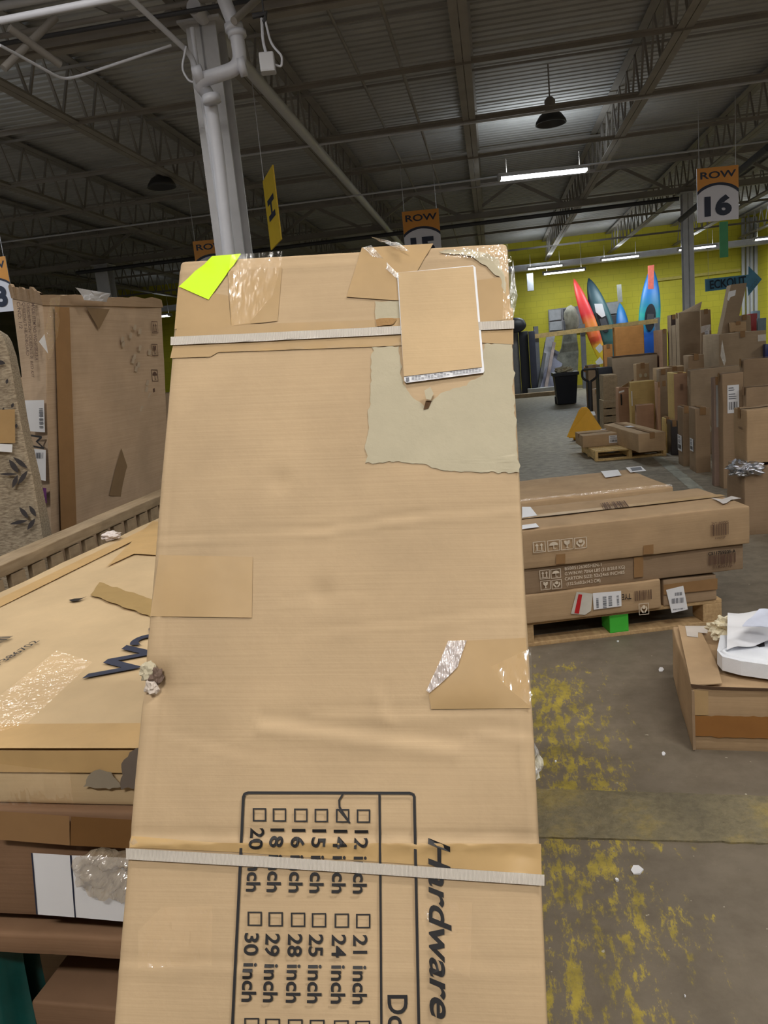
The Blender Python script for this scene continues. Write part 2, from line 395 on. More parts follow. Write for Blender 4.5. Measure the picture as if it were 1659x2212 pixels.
# ------------------------------------------------------------------ roof steel
ZB, ZT = 4.3, 4.93
ordn = ['first', 'second', 'third', 'fourth', 'fifth', 'sixth', 'seventh', 'eighth', 'ninth', 'tenth', 'eleventh', 'twelfth', 'thirteenth', 'fourteenth']
ks = list(range(-7, 7))
for i, k in enumerate(ks):
    s = -.1+2.09*k
    e = empty('roof_joist', B(s, 6.5, ZB), -BY, f'grey open-web steel roof joist under the deck, {ordn[i]} from the left', 'roof joist', 'open-web joists under the roof deck')
    for nm, z, ww in (('bottom_chord', 0, .075), ('top_chord', ZT-ZB, .1)):
        mm = M().bar((-ww/2-.004, -5.0, z), (-ww/2-.004, V1-6.55, z), ww, .012); mm.bar((-.012, -5, z+.03), (-.012, V1-6.55, z+.03), .01, .06)
        mm.bar((ww/2+.004, -5.0, z), (ww/2+.004, V1-6.55, z), ww, .012); mm.bar((.012, -5, z+.03), (.012, V1-6.55, z+.03), .01, .06)
        obj(nm, mm.vf, STEEL, e)
    mm = M(); y = -4.9; j = 0
    while y < V1-7.2:
        mm.bar((0, y, .02), (0, y+.3, ZT-ZB), .024); mm.bar((0, y+.3, ZT-ZB), (0, y+.6, .02), .024); y += .6
    obj('web', mm.vf, STEEL, e)
for v_, lab in ((6.4, 'grey steel roof girder truss crossing over the near white column'), (17.0, 'grey steel roof girder truss crossing over the far thin column')):
    e = empty('roof_girder', B(0, v_, ZB), -BY, lab, 'roof girder')
    for nm, z in (('bottom_chord', -.1), ('top_chord', ZT-ZB-.08)):
        obj(nm, M().bar((S0, .06, z), (S1, .06, z), .1, .012).bar((S0, .01, z+.05), (S1, .01, z+.05), .012, .1).bar((S0, -.05, z+.05), (S1, -.05, z+.05), .012, .1).vf, STEEL, e)
    mm = M(); x = -15
    while x < 13: mm.bar((x, 0, -.08), (x+1.04, 0, .52), .06); mm.bar((x+1.04, 0, .52), (x+2.09, 0, -.08), .06); x += 2.09
    obj('web', mm.vf, STEEL, e)
bl = ['far behind the row signs', 'just beyond the near girder', 'over the lit lamp', 'beyond the lit lamp', 'before the far girder', 'above the leftmost black dome light', 'nearest to the yellow wall', 'past the far girder']
for i, v_ in enumerate((8.35, 10.3, 12.2, 14.3, 20, 24)):
    lab = ['grey bridging bar across the joists just beyond the near girder', 'grey bridging bar across the joists, second beyond the near girder', 'grey bridging bar crossing the joists close to the lit lamp', 'grey bridging bar crossing the joists just beyond the lit lamp', 'grey bridging bar across the joists past the far girder', 'grey bridging bar across the joists nearest the yellow wall'][i]
    o = obj('bridging_bar', M().bar((-13, v_, ZB+.02), (11, v_, ZB+.02), .05, .008).bar((-13, v_+.02, ZB), (11, v_+.02, ZB), .008, .05).bar((-13, v_+.1, ZT-.06), (11, v_+.1, ZT-.06), .03, .03).vf, STEEL, rot=RZ)
    setp(o, lab, 'roof bracing', 'bridging bars between the roof joists')
# cable tray / duct along far wall
o = obj('cable_tray', M().box((-16, 26.6, 3.93), (14, 27.0, 4.08)).box((-16, 26.55, 4.08), (14, 27.05, 4.11)).vf, PAINT, rot=RZ)
setp(o, 'long grey duct running along the top of the yellow wall', 'duct')
# near column
def hcol(pos, wd, top, label):
    e = empty('steel_column', pos, -BY, label, 'column')
    h = wd/2
    obj('shaft', M().box((-h, -h, 0), (h, -h+.02, top)).box((-h, h-.02, 0), (h, h, top)).box((-.01, -h, 0), (.01, h, top)).vf, PAINT, e)
    obj('base_plate', M().box((-h-.06, -h-.06, 0), (h+.06, h+.06, .02)).vf, PAINT, e)
    obj('cap_plate', M().box((-h-.05, -h-.05, top-.02), (h+.05, h+.05, top)).vf, PAINT, e)
    return e
hcol(B(-2.05, 6.42, 0), .24, 4.19, 'white steel column rising behind the big foreground carton')
hcol(B(4.02, 17, 0), .2, 4.19, 'thin white steel column between the kayaks and the arrow sign')
hcol(B(-8.5, 17, 0), .3, 4.19, 'grey steel column seen past the tall battered carton')
# pipes on the near column
def P(px, py, d=6.0): return atd(px, py, d)
def tubeobj(name, pts, r, mat, label, cat, n=12):
    o = obj(name, M().tube(pts, r, n).vf, mat, smooth=True, world=True, loc=pts[0], sm_angle=40); return setp(o, label, cat)
def bend(pts, k=5, rad=.12):
    pts = [Vector(p) for p in pts]; out = [pts[0]]
    for i in range(1, len(pts)-1):
        a, b, c = pts[i-1], pts[i], pts[i+1]; r1 = min(rad, (a-b).length*.45, (c-b).length*.45)
        p0 = b+(a-b).normalized()*r1; p1 = b+(c-b).normalized()*r1
        for j in range(k+1):
            t = j/k; out.append(p0*(1-t)**2+b*2*t*(1-t)+p1*t*t)
    out.append(pts[-1]); return out
e = empty('drain_pipe', P(455, 900, 6.15), 0, 'thick white drain pipe jogging sideways and running down the near column', 'pipe')
obj('pipe_run', M().tube(bend([P(462, -60), P(492, 20), P(509, 62), P(522, 145, 6.0), P(425, 176, 6.0), P(452, 205, 6.1), P(470, 330, 6.15), P(505, 640, 6.15), P(545, 1000, 6.15)], rad=.1), .05, 14).vf, PVC, e, smooth=True, world=True)
for (a, b) in (((504, 52), (507, 68)), ((511, 68), (513, 80)), ((440, 160), (420, 166)), ((516, 145), (531, 142)), ((455, 206), (459, 222))):
    obj('coupling', M().tube([P(*a, 6.0), P(*b, 6.0)], .066, 14).vf, PVC, e, smooth=True, world=True)
tubeobj('conduit', bend([P(415, 60, 6.3), P(425, 140, 6.3), P(452, 300, 6.3), P(487, 545, 6.3), P(530, 900, 6.3)]), .018, PVC, 'thin white conduit down the left face of the near column', 'pipe')
tubeobj('conduit', bend([P(275, -10, 5.6), P(415, 120, 6.2), P(430, 180, 6.2)]), .02, PVC, 'white conduit slanting down from the top edge to the near column', 'pipe')
tubeobj('conduit', bend([P(0, 98, 5.5), P(60, 130, 5.7), P(135, 172, 5.9), P(170, 165, 6.0), P(370, 98, 6.2)]), .010, PVC, 'thin bent conduit hanging at the upper left between joists', 'pipe')
tubeobj('hanging_cable', bend([P(402, 100, 6.1), P(392, 150, 6.1), P(410, 178, 6.1), P(432, 176, 6.1)], rad=.2), .008, PVC, 'thin white cable looping beside the top of the near column', 'cable')
tubeobj('sprinkler_pipe', [B(-2.02, 6.1, 4.2), B(-2.02, 26.4, 4.2)], .055, PVC, 'long white sprinkler pipe running away from the near column', 'pipe')
tubeobj('sprinkler_pipe', [B(-.78, 4.5, 4.6), B(-.78, 27, 4.6)], .02, STEEL, 'thin sprinkler line left of the central joist', 'pipe')
tubeobj('sprinkler_pipe', [B(-1.35, 4.5, 4.85), B(-1.35, 27, 4.85)], .018, STEEL, 'thinnest overhead line, just right of the long white pipe', 'pipe')
for i, (dv, z, r) in enumerate(((-.25, 4.25, .02), (-.33, 4.16, .016), (-.45, 4.36, .03))):
    tubeobj('conduit', [B(-14, 6.4+dv, z), B(12, 6.4+dv, z)], r, [STEEL, STEELD, PAINT][i], ['grey conduit running along the near girder', 'dark thin conduit running under the near girder', 'thick pale conduit running in front of the near girder'][i], 'pipe')
tubeobj('conduit', [B(-9, 12.9, 4.12), B(12, 12.9, 4.12)], .014, PVC, 'thin white conduit crossing level with the lit lamp', 'pipe')
tubeobj('conduit', [B(-3, 10.1, 4.2), B(12, 10.1, 4.2)], .014, PVC, 'thin white conduit crossing in front of the lit lamp', 'pipe')
tubeobj('conduit', [B(3.8, 16.7, 4.05), B(-9, 16.7, 4.05)], .04, STEELD, 'dark conduit along the underside of the far girder', 'pipe')
tubeobj('conduit', [atv(0, 45, 4.9), atv(290, -12, 4.9)], .022, PVC, 'thick white pipe across the upper left corner', 'pipe')
tubeobj('conduit', [atv(1470, 475, 16), atv(1659, 318, 12.2)], .05, STEELD, 'black pipe slanting up to the right behind the ROW 16 sign', 'pipe')
for i, (a, b) in enumerate((((8, 148), (120, 38)), ((20, 60), (130, 140)), ((505, 45), (560, -5)))):
    tubeobj('brace', [P(*a, 5.9), P(*b, 6.2)], .026, STEEL, ['diagonal steel brace in the upper left corner', 'second diagonal brace crossing the upper left corner', 'diagonal brace beside the bent white drain pipe'][i], 'brace')
e = empty('junction_box', P(578, 160, 5.7), 0, 'small white junction box hanging on cables right of the drain pipe', 'junction box')
c = P(578, 137, 5.7)
obj('body', rbox(.1, .09, .12, .01, 4, 0)[0:2] and ([v+c-Vector((.05, .045, .06)) for v in rbox(.1, .09, .12, .01, 4, 0)[0]], rbox(.1, .09, .12, .01, 4, 0)[1]), PAINT, e, world=True)
obj('cable', M().tube(bend([P(565, 40, 5.8), P(568, 90, 5.75), P(576, 120, 5.7)]), .01, 8).vf, PVC, e, world=True)
obj('cable', M().tube(bend([P(572, 40, 5.8), P(585, 95, 5.75), P(610, 122, 5.7), P(608, 145, 5.7), P(595, 140, 5.7)]), .008, 8).vf, PVC, e, world=True)
obj('hanging_rod', M().tube([P(570, 32, 5.8), Vector((P(570, 32, 5.8).x, P(570, 32, 5.8).y, ZT))], .006, 6).vf, STEELD, e, world=True)
obj('hook', M().tube([P(545, 35, 5.8), P(575, 30, 5.8), P(570, 50, 5.8)], .02, 8).vf, STEELD, e, world=True)
# dome high-bay lights, off
for (px, py, v_, lab) in ((350, 405, 11, 'unlit black dome light hanging at left beside the near column'), (1190, 268, 11, 'unlit black dome light hanging above the lit lamp')):
    c = atv(px, py, v_); e = empty('dome_light', c, 0, lab, 'ceiling light', 'unlit dome lights')
    obj('shade', lathe([(.03, .16), (.08, .15), (.14, .11), (.19, .04), (.2, 0), (.19, 0), (.13, .1), (.03, .14)], 24), STEELD, e, smooth=True)
    obj('ballast', lathe([(0, .14), (.06, .14), (.07, .28), (.04, .32), (0, .32)], 16), STEEL, e, smooth=True)
    obj('hanger', M().tube([(0, 0, .3), (0, 0, HC-c.z)], .01, 8).vf, STEEL, e)
# fluorescent lamps
def lamp(c, yaw, L, wd, watts, col, label, group='tube lamps'):
    e = empty('fluorescent_lamp', c, yaw, label, 'ceiling light', group)
    obj('housing', M().box((-L/2, -wd/2, .015), (L/2, wd/2, .07)).vf, PAINT, e)
    obj('diffuser', M().box((-L/2+.04, -wd/2+.01, -.02), (L/2-.04, wd/2-.01, .015)).vf, DIFF, e)
    for sgn in (-1, 1):
        obj('end_cap', M().box((sgn*(L/2-.02)-.02, -wd/2, -.025), (sgn*(L/2-.02)+.02, wd/2, .03)).vf, PAINT, e)
        obj('hanger', M().tube([(sgn*L*.4, 0, .07), (sgn*L*.4, 0, ZB-c.z+.05 if c.z < ZB else .1)], .005, 6).vf, STEEL, e)
    if watts:
        ld = bpy.data.lights.new('tube_light', 'AREA'); ld.shape = 'RECTANGLE'; ld.size = L*.95; ld.size_y = wd; ld.energy = watts; ld.color = col
        lo = bpy.data.objects.new('tube_light', ld); COL.objects.link(lo); lo.parent = e; lo.location = (0, 0, -.03)
        l2 = bpy.data.lights.new('tube_light', 'AREA'); l2.shape = 'RECTANGLE'; l2.size = L*.95; l2.size_y = wd; l2.energy = watts*(.2 if 'above the picture' not in label else .75); l2.color = col   # upward fill light added to brighten the roof
        lo = bpy.data.objects.new('tube_light', l2); COL.objects.link(lo); lo.parent = e; lo.location = (0, 0, .08); lo.rotation_euler = (math.pi, 0, 0)
    return e
c = (atd(1085, 388, 12.6)+atd(1262, 366, 12.6))/2; lamp(c, -math.radians(2), 1.4, .17, LAMP_W*1.6, COOL, 'bright lit tube lamp hanging alone over the aisle')
far = [(1138, 1217, 581, 574, 25.5, 'lit tube lamp near the far wall, behind and above its neighbour'), (1172, 1265, 592, 583, 23.0, 'lit tube lamp near the far wall, lowest of the row'),
       (1297, 1382, 563, 552, 25, 'lit tube lamp above the upright blue kayak'), (1463, 1548, 541, 531, 24, 'lit tube lamp beyond the thin white column'), (1627, 1712, 520, 508, 23.2, 'lit tube lamp at the right edge, over the white conduits')]
for (x0, x1, y0, y1, d, lab) in far:
    a, b = atd(x0, y0, d), atd(x1, y1, d-.2); lamp((a+b)/2, math.atan2((b-a).y, (b-a).x), (b-a).length, .15, LAMP_W*1.0, COOL, lab, 'tube lamps along the yellow wall')
c = atv(353, 683, 25); lamp(c, -BY, .5, .3, 10, COOL, 'small lit lamp glimpsed between the battered carton and foreground carton')
for i, (s, v_, z, f_) in enumerate(LAMPS_ADDED):
    lamp(B(s, v_, z), -BY, 1.4, .3, LAMP_W*f_, WARM if i < 6 else COOL, 'unseen tube lamp added overhead for brightness, above the picture', 'added overhead tube lamps out of frame')
# ------------------------------------------------------------------ hanging signs
ORS = plain('orange_sign_face', (222, 150, 62), .5, 0, .03, 5, 0); WHS = plain('white_sign_face', (225, 224, 235), .5, 0, .02, 5, 0); YLS = plain('yellow_sign_face', (226, 190, 40), .5, 0, .04, 5, 0)
def row_sign(tl, tr, br, d, num, label, yaw_fix=0):
    A, B_ = atd(*tl, d), atd(*tr, d-.0); X = (B_-A); X.z = 0; W = X.length; X.normalize(); Z = Vector((0, 0, 1)); H = (B_.z-atd(*br, d).z)
    zt = (A.z+B_.z)/2; O = Vector((A.x, A.y, zt-H)); rot = Matrix((X, Z.cross(X), Z)).transposed().to_4x4()
    e = empty('row_sign', O, 0, label, 'sign', 'hanging row signs', rot=rot)
    obj('panel', M().box((0, 0, 0), (W, .012, H)).vf, WHS, e)
    def arc(r, n, z0, lo, hi): return [(W/2+r*math.cos(math.pi*i/n), -.002, z0+r*.72*math.sin(math.pi*i/n)) for i in range(n+1)]
    # orange header with an arched lower edge
    z0 = H*.42; n = 16; r1 = W*.58
    top = [(x, H) for x in [W*i/n for i in range(n+1)]]
    def archz(x, r): return z0+r*.62*math.sqrt(max(0, 1-((x-W/2)/r)**2))
    vs = []; 
    for i in range(n+1): vs += [(W*i/n, -.003, H), (W*i/n, -.003, archz(W*i/n, r1))]
    obj('header', (vs, [(2*i, 2*i+1, 2*i+3, 2*i+2) for i in range(n)]), ORS, e)
    vs = []
    for i in range(n+1): vs += [(W*i/n, -.005, archz(W*i/n, r1)), (W*i/n, -.005, archz(W*i/n, r1)-W*(.055+.05*abs(i/n-.5)))]
    obj('arch_band', (vs, [(2*i, 2*i+1, 2*i+3, 2*i+2) for i in range(n)]), INKN, e)
    obj('lettering', text_mesh('ROW', (W*.08, -.006, H*.80), (W*.86, 0, 0), (0, 0, H*.125), .02), INKN, e)
    obj('number', text_mesh(num, (W*.17, -.006, H*.12), (W*.66, 0, 0), (0, 0, H*.36), .05), INKN, e)
    for x in (.06*W, .94*W): obj('hanging_wire', M().tube([(x, .006, H), (x, .006, max(H+.1, ZB-O.z))], .004, 6).vf, PVC, e)
    return e
row_sign((1505, 366), (1595, 355), (1601, 471), 10.3, '16', 'hanging sign reading ROW 16 at the right')
row_sign((868, 459), (947, 449), (953, 560), 12.2, '15', 'hanging sign reading ROW 15 above the foreground carton')
row_sign((416, 522), (492, 514), (498, 615), 12.6, '14', 'hanging ROW sign half hidden behind the near column')
row_sign((-55, 560), (11, 553), (20, 672), 9.5, '13', 'hanging sign at the left edge ending in 3')
o = obj('hang_tag', M().box((-.055, -.004, 0), (.055, .004, .44)).vf, plain('green_tag', (60, 140, 90), .5), loc=atd(1564, 556, 10.3)); setp(o, 'narrow green tag hanging under the ROW 16 sign', 'tag')
# H sign, oblique
a, b, c_, d_ = atd(570, 392, 8.2), atd(597, 408, 7.6), atd(611, 540, 7.6), atd(587, 536, 8.2)
e = empty('aisle_sign', d_, 0, 'yellow hanging sign with a letter H seen nearly edge-on', 'sign')
b2 = Vector((b.x, b.y, a.z)); c2 = Vector((b.x, b.y, d_.z-.02)); d2 = Vector((a.x, a.y, d_.z-.02))
nn = (b2-a).cross(Vector((0, 0, 1))).normalized()*.012
obj('panel', prism([a, b2, c2, d2], nn), YLS, e, world=True)
X = b2-a; Hh = a.z-c2.z
for s_ in (-1, 1):
    off = nn*(1.15 if s_ > 0 else -.15)
    obj('lettering', text_mesh('H', a+X*.78-Vector((0, 0, Hh*.33))+off, Vector((0, 0, -Hh*.3)) , -X*.0+X*.0-X*.56, .04), INKN, e, world=True)
obj('hanging_wire', M().tube([a, a+Vector((0, 0, ZB-a.z))], .004, 6).vf, PVC, e, world=True)
# ------------------------------------------------------------------ cartons
def carton(label, x0, x1, yt, d=None, yb=None, xs=None, D=None, z0=0.0, yaw=-9.0, mat=None, amp=.006, tape=True, tapem=None, name='cardboard_box', cat='cardboard box', group=None, lean=None, r=.008, n=7, W=None, H=None, zt=None):
    mat = mat or KDARK; ya = math.radians(yaw)
    if d is None: d = onz(x0, yb, z0).y
    A = atd(x0, yt, d); t = Vector((math.cos(ya), math.sin(ya), 0)); nrm = Vector((-t.y, t.x, 0))
    if zt is None: zt = A.z
    if W is None:
        r2 = ray(x1, yt); r2 = Vector((r2.x, r2.y)); k = (A.x*r2.y-A.y*r2.x)/(t.y*r2.x-t.x*r2.y); W = abs(k)
    if D is None:
        r3 = ray(xs, yt-5); D = (A.x*r3.y-A.y*r3.x)/(nrm.y*r3.x-nrm.x*r3.y); D = min(abs(D), 2.2)
    H = H or max(zt-z0, .05)
    R = Matrix.Translation((A.x, A.y, z0)) @ Matrix.Rotation(ya, 4, 'Z')
    if lean: R = R @ Matrix.Rotation(math.radians(lean[0]), 4, 'Y') @ Matrix.Rotation(math.radians(lean[1]), 4, 'X')
    o = obj(name, rbox(W, D, H, r, n, amp, seed=random.random()*40), mat, loc=(0, 0, 0), smooth=True, sm_angle=50)
    o.matrix_world = R; ROOTM[o.name] = R; setp(o, label, cat, group)
    o['_w'] = W; dims[o.name] = (W, D, H); del o['_w']
    if tape:
        tm = tapem or TAPED; hw = min(.03, min(W, D)*.3); e_ = amp*.9+.002
        if W >= D: pts = [(-.0, D/2-hw), (W, D/2-hw), (W, D/2+hw), (0, D/2+hw)]
        else: pts = [(W/2-hw, 0), (W/2+hw, 0), (W/2+hw, D), (W/2-hw, D)]
        mm = M(); q = [(x, y, H+e_) for x, y in pts]; mm.add((q, [(0, 1, 2, 3)])); dr = min(.07, H*.3)
        if W >= D:
            mm.add(([(-e_, D/2-hw, H+e_), (-e_, D/2+hw, H+e_), (-e_, D/2+hw, H-dr), (-e_, D/2-hw, H-dr)], [(0, 1, 2, 3)]))
        else:
            mm.add(([(W/2-hw, -e_, H+e_), (W/2+hw, -e_, H+e_), (W/2+hw, -e_, H-dr), (W/2-hw, -e_, H-dr)], [(0, 1, 2, 3)]))
        obj('tape_strip', mm.vf, tm, o)
    return o
dims = {}
def facep(o, face, u, v, e=.006):
    W, D, H = dims[o.name]
    return Vector({'front': (u*W, -e, v*H), 'left': (-e, (1-u)*D, v*H), 'top': (u*W, v*D, H+e)}[face])
def sticker(o, face, u0, v0, u1, v1, mat=None, name='label', code=True, lines=True, e=.007, seed=3):
    p = [facep(o, face, u0, v0, e), facep(o, face, u1, v0, e), facep(o, face, u1, v1, e), facep(o, face, u0, v1, e)]
    l = obj(name, (p, [(0, 1, 2, 3)]), mat or WHITE, o)
    f = lambda a, b: facep(o, face, u0+(u1-u0)*a, v0+(v1-v0)*b, e+.0015)
    if code: obj('barcode', bars(f(.12, .12), f(.88, .12)-f(.12, .12), f(.12, .4)-f(.12, .12), 26, seed), INK, l)
    if lines:
        mm = M()
        for b in (.5, .58, .66, .8, .88): mm.add(([f(.1, b), f(.5+.35*random.random(), b), f(.5+.3*random.random(), b+.035), f(.1, b+.035)], [(0, 1, 2, 3)]))
        obj('print', mm.vf, GREYINK, l)
    return l
def code(o, face, u0, v0, u1, v1, mat=None, e=.007, seed=5):
    a = facep(o, face, u0, v0, e); return obj('barcode', bars(a, facep(o, face, u1, v0, e)-a, facep(o, face, u0, v1, e)-a, 34, seed), mat or INKB, o)
def words(o, face, s, u0, v0, u1, v1, mat=None, bold=.01, e=.007):
    a = facep(o, face, u0, v0, e); return obj('lettering', text_mesh(s, a, facep(o, face, u1, v0, e)-a, facep(o, face, u0, v1, e)-a, bold), mat or INKB, o)
def icon_mesh(kind, O, X, Y):
    O, X, Y = Vector(O), Vector(X), Vector(Y); q = lambda a, b: O+X*a+Y*b; m = M()
    def pol(ps): m.add(([q(*p) for p in ps], poly2d(ps)))
    t = .06
    pol([(0, 0), (1, 0), (1, t), (0, t)]); pol([(0, 1-t), (1, 1-t), (1, 1), (0, 1)]); pol([(0, 0), (t, 0), (t, 1), (0, 1)]); pol([(1-t, 0), (1, 0), (1, 1), (1-t, 1)])
    if kind == 'up':
        for x in (.32, .68): pol([(x-.05, .22), (x+.05, .22), (x+.05, .6), (x+.14, .6), (x, .84), (x-.14, .6), (x-.05, .6)])
        pol([(.16, .13), (.84, .13), (.84, .19), (.16, .19)])
    elif kind == 'rain':
        pol([(.14, .5)]+[(.5-.36*math.cos(math.pi*i/10), .5+.32*math.sin(math.pi*i/10)) for i in range(11)]+[(.86, .5)])
        pol([(.47, .16), (.53, .16), (.53, .5), (.47, .5)]); pol([(.53, .16), (.66, .16), (.66, .24), (.53, .2)])
    elif kind == 'glass':
        pol([(.26, .84), (.3, .55), (.46, .42), (.46, .22), (.32, .16), (.68, .16), (.54, .22), (.54, .42), (.7, .55), (.74, .84), (.55, .84), (.5, .7), (.46, .84)])
    else:
        pol([(.5+.17*math.cos(2*math.pi*i/12), .66+.17*math.sin(2*math.pi*i/12)) for i in range(12)])
        pol([(.2, .7), (.14, .45), (.38, .14), (.46, .14), (.46, .3), (.3, .44), (.28, .7)]); pol([(.8, .7), (.72, .7), (.7, .44), (.54, .3), (.54, .14), (.62, .14), (.86, .45)])
    return m.vf
def icon(o, kind, face, u0, v0, u1, v1, mat=None, e=.007):
    a = facep(o, face, u0, v0, e); return obj('handling_mark', icon_mesh(kind, a, facep(o, face, u1, v0, e)-a, facep(o, face, u0, v1, e)-a), mat or INKW, o)
def patch(o, face, pts, mat, name='tape_strip', e=.006):
    return obj(name, ([facep(o, face, u, v, e) for u, v in pts], poly2d(pts)), mat, o)

# ------------------------------------------------------------------ the big foreground carton
dU = (CR*.001+CU*.959+_fw*.283).normalized()
dW = (CR*.996+CU*.028-_fw*.083); dW = (dW-dU*dW.dot(dU)).normalized()
dN = dW.cross(dU)*1.0                     # into or out of the box
if dN.dot(_fw) < 0: dN = -dN              # dN points into the box (away from the viewer)
PT = atd(830, 710, 1.0)
def mp(px, py):                           # photo pixel on the carton's front -> plane coordinates (across, up)
    q = onp(px, py, PT, dN)-PT; return q.dot(dW), q.dot(dU)
xl = (mp(386, 600)[0]+mp(300, 1560)[0]+mp(258, 2050)[0])/3; xr = (mp(1104, 640)[0]+mp(1150, 1560)[0]+mp(1177, 2000)[0])/3
ztop = (mp(400, 562)[1]+mp(1080, 522)[1])/2
MWd = xr-xl; Rm = Matrix((dW, dN, dU)).transposed().to_4x4()
# length so that the lower right corner touches the floor
cl = min([(PT+dW*x).z/dU.z for x in (xl, xr)])
zbot = -cl; MHt = ztop-zbot; MD = .115
Om = PT+dW*xl+dU*zbot
Rm = Matrix.Translation(Om) @ Rm
def ml(px, py):
    a, b = mp(px, py); return a-xl, b-zbot
CREASE = []
for (x1, y1, x2, y2, a, wd) in [(395, 582, 1095, 545, .0022, .006), (350, 1166, 700, 1148, .0014, .004), (672, 1150, 900, 1118, .0018, .004), (840, 1122, 1120, 1100, .0014, .005),
        (620, 1298, 780, 1290, .0012, .003), (680, 1368, 1130, 1320, .0010, .004), (590, 1565, 960, 1610, .0028, .010), (700, 1543, 1040, 1540, .0012, .006),
        (340, 1492, 430, 1494, .001, .004), (285, 1812, 1168, 1817, .0030, .006), (255, 2085, 560, 2088, .0016, .005), (560, 2088, 1180, 2090, .0008, .006),
        (337, 1500, 300, 1800, .0016, .004), (368, 800, 345, 1440, .0012, .004), (1050, 1580, 1150, 1592, .002, .006), (1135, 1600, 1150, 1700, .002, .006),
        (1030, 1665, 1055, 1790, .0009, .003), (1122, 760, 1140, 1500, .0016, .004), (1128, 1560, 1160, 1790, .0022, .005), (820, 1490, 850, 1560, .0015, .01), (370, 1590, 560, 1640, .001, .004), (500, 700, 862, 690, .0008, .003)]:
    a0, a1 = ml(x1, y1), ml(x2, y2); CREASE.append((Vector(a0), Vector(a1), a, wd))
DENT = [(Vector(ml(x, y)), a, r) for (x, y, a, r) in [(603, 1040, .003, .014), (693, 1280, .0035, .013), (1010, 1565, .004, .03), (460, 1590, .002, .02), (330, 1475, .012, .018), (1000, 1500, -.002, .03), (760, 1060, .002, .05), (850, 1950, .0015, .08), (1120, 1840, .004, .015)]]
def relief(x, z):
    p = Vector((x, z)); h = .0016*noise.noise(Vector((x*5, z*4, 1.7)))+.0006*noise.noise(Vector((x*22, z*18, 4.1)))
    for a, b, am, wd in CREASE:
        d = b-a; t = (p-a).dot(d)/d.dot(d)
        if -.1 < t < 1.1:
            q = a+d*min(max(t, 0), 1); n_ = Vector((-d.y, d.x)).normalized(); s_ = (p-q).dot(n_); s_ += .002*noise.noise(Vector((x*40, z*40, 0)))
            if abs(s_) < wd*3 and (p-q).length < wd*3:
                k = s_/wd; h += am*k*math.exp(-k*k)*1.6
    for c_, am, r_ in DENT:
        q = (p-c_).length/r_
        if q < 3: h += am*math.exp(-q*q)
    return h
vs, fs = rbox(MWd, MD, MHt, .007, 330, .0022, 3, 2.0)
nv = []
for v in vs:
    v = Vector(v)
    if v.y < .02 and .001 < v.z: v.y += relief(v.x, v.z)*max(0, 1-v.y/.02)
    nv.append(v)
mb = obj('cardboard_box', (nv, fs), MAIN, smooth=True, sm_angle=60)
mb.matrix_world = Rm; ROOTM[mb.name] = Rm
setp(mb, 'big tall kraft carton in the foreground with printed hardware size chart and white straps', 'cardboard box')
def mdec(name, pts, mat, e=.0012, parent=None, rag=0, res=.012, seed=0, smooth=True):
    if rag: pts = ragged(pts, 7, rag, seed)
    q = [ml(*p) for p in pts]
    bm = bmesh.new(); vv = [bm.verts.new((x, 0, z)) for x, z in q]
    for t in poly2d(q):
        try: bm.faces.new([vv[i] for i in t])
        except Exception: pass
    for _ in range(5):
        long = [ed for ed in bm.edges if ed.calc_length() > res*1.6]
        if not long: break
        bmesh.ops.subdivide_edges(bm, edges=long, cuts=1); bmesh.ops.triangulate(bm, faces=[f for f in bm.faces if len(f.verts) > 3])
    bm.verts.index_update()
    V = [Vector((v.co.x, relief(v.co.x, v.co.z)-e-.0022*0, v.co.z)) for v in bm.verts]; Fc = [tuple(v.index for v in f.verts) for f in bm.faces]; bm.free()
    # follow the slow warp of the carton wall
    for v in V: v += warp(v)
    return obj(name, (V, Fc), mat, parent or mb, smooth=smooth)
def warp(p):
    p0 = Vector((p.x, 0, p.z)); f = 2.0; sd = 3; so = Vector((sd*7.3, sd*3.1, sd))
    nv_ = noise.noise_vector(p0*f+so)*.0022+noise.noise_vector(p0*f*4+so)*.0022*.35
    return Vector((0, nv_.y, 0))
def mtext(s, a, b, c, bold=.0, shear=0, name='lettering', e=.0028):
    O, X, Y = ml(*a), ml(*b), ml(*c); o3 = Vector((O[0], 0, O[1])); X3 = Vector((X[0], 0, X[1]))-o3; Y3 = Vector((Y[0], 0, Y[1]))-o3
    def lift(v):
        q = Vector((v.x, relief(v.x, v.z)-e, v.z)); return q+warp(q)
    return obj(name, text_mesh(s, o3, X3, Y3, bold, shear, lift), INK, mb)
# taped and torn areas
mdec('torn_patch', [(804, 752), (862, 750), (870, 832), (893, 862), (918, 880), (950, 852), (1000, 835), (1044, 810), (1046, 745), (1106, 742), (1112, 900), (1121, 1022), (1040, 1022), (960, 1018), (905, 1003), (855, 998), (820, 1000), (789, 1001), (795, 940), (800, 860)], TORN, .0010, rag=5, seed=3).__setitem__('label', 'greyish patch where a label tore the paper')
mdec('torn_patch', [(810, 652), (866, 654), (866, 690), (830, 690), (812, 700)], TORN, .0011, rag=2, seed=8)
mdec('tape_strip', [(384, 706), (500, 703), (700, 696), (812, 693), (1108, 668), (1109, 745), (1040, 742), (862, 749), (472, 762), (455, 772), (369, 775)], TAPEL, .0013)
mdec('tape_strip', [(494, 588), (610, 580), (600, 694), (500, 706)], TAPEL, .0016)
mdec('tape_strip', [(782, 536), (936, 528), (900, 590), (868, 600), (866, 652), (749, 643)], TAPEL, .0016)
mdec('tape_strip', [(386, 622), (494, 640), (500, 706), (378, 712)], TAPEL, .0014)
mdec('tape_strip', [(1020, 610), (1094, 600), (1106, 690), (1036, 700)], TAPEL, .0017)
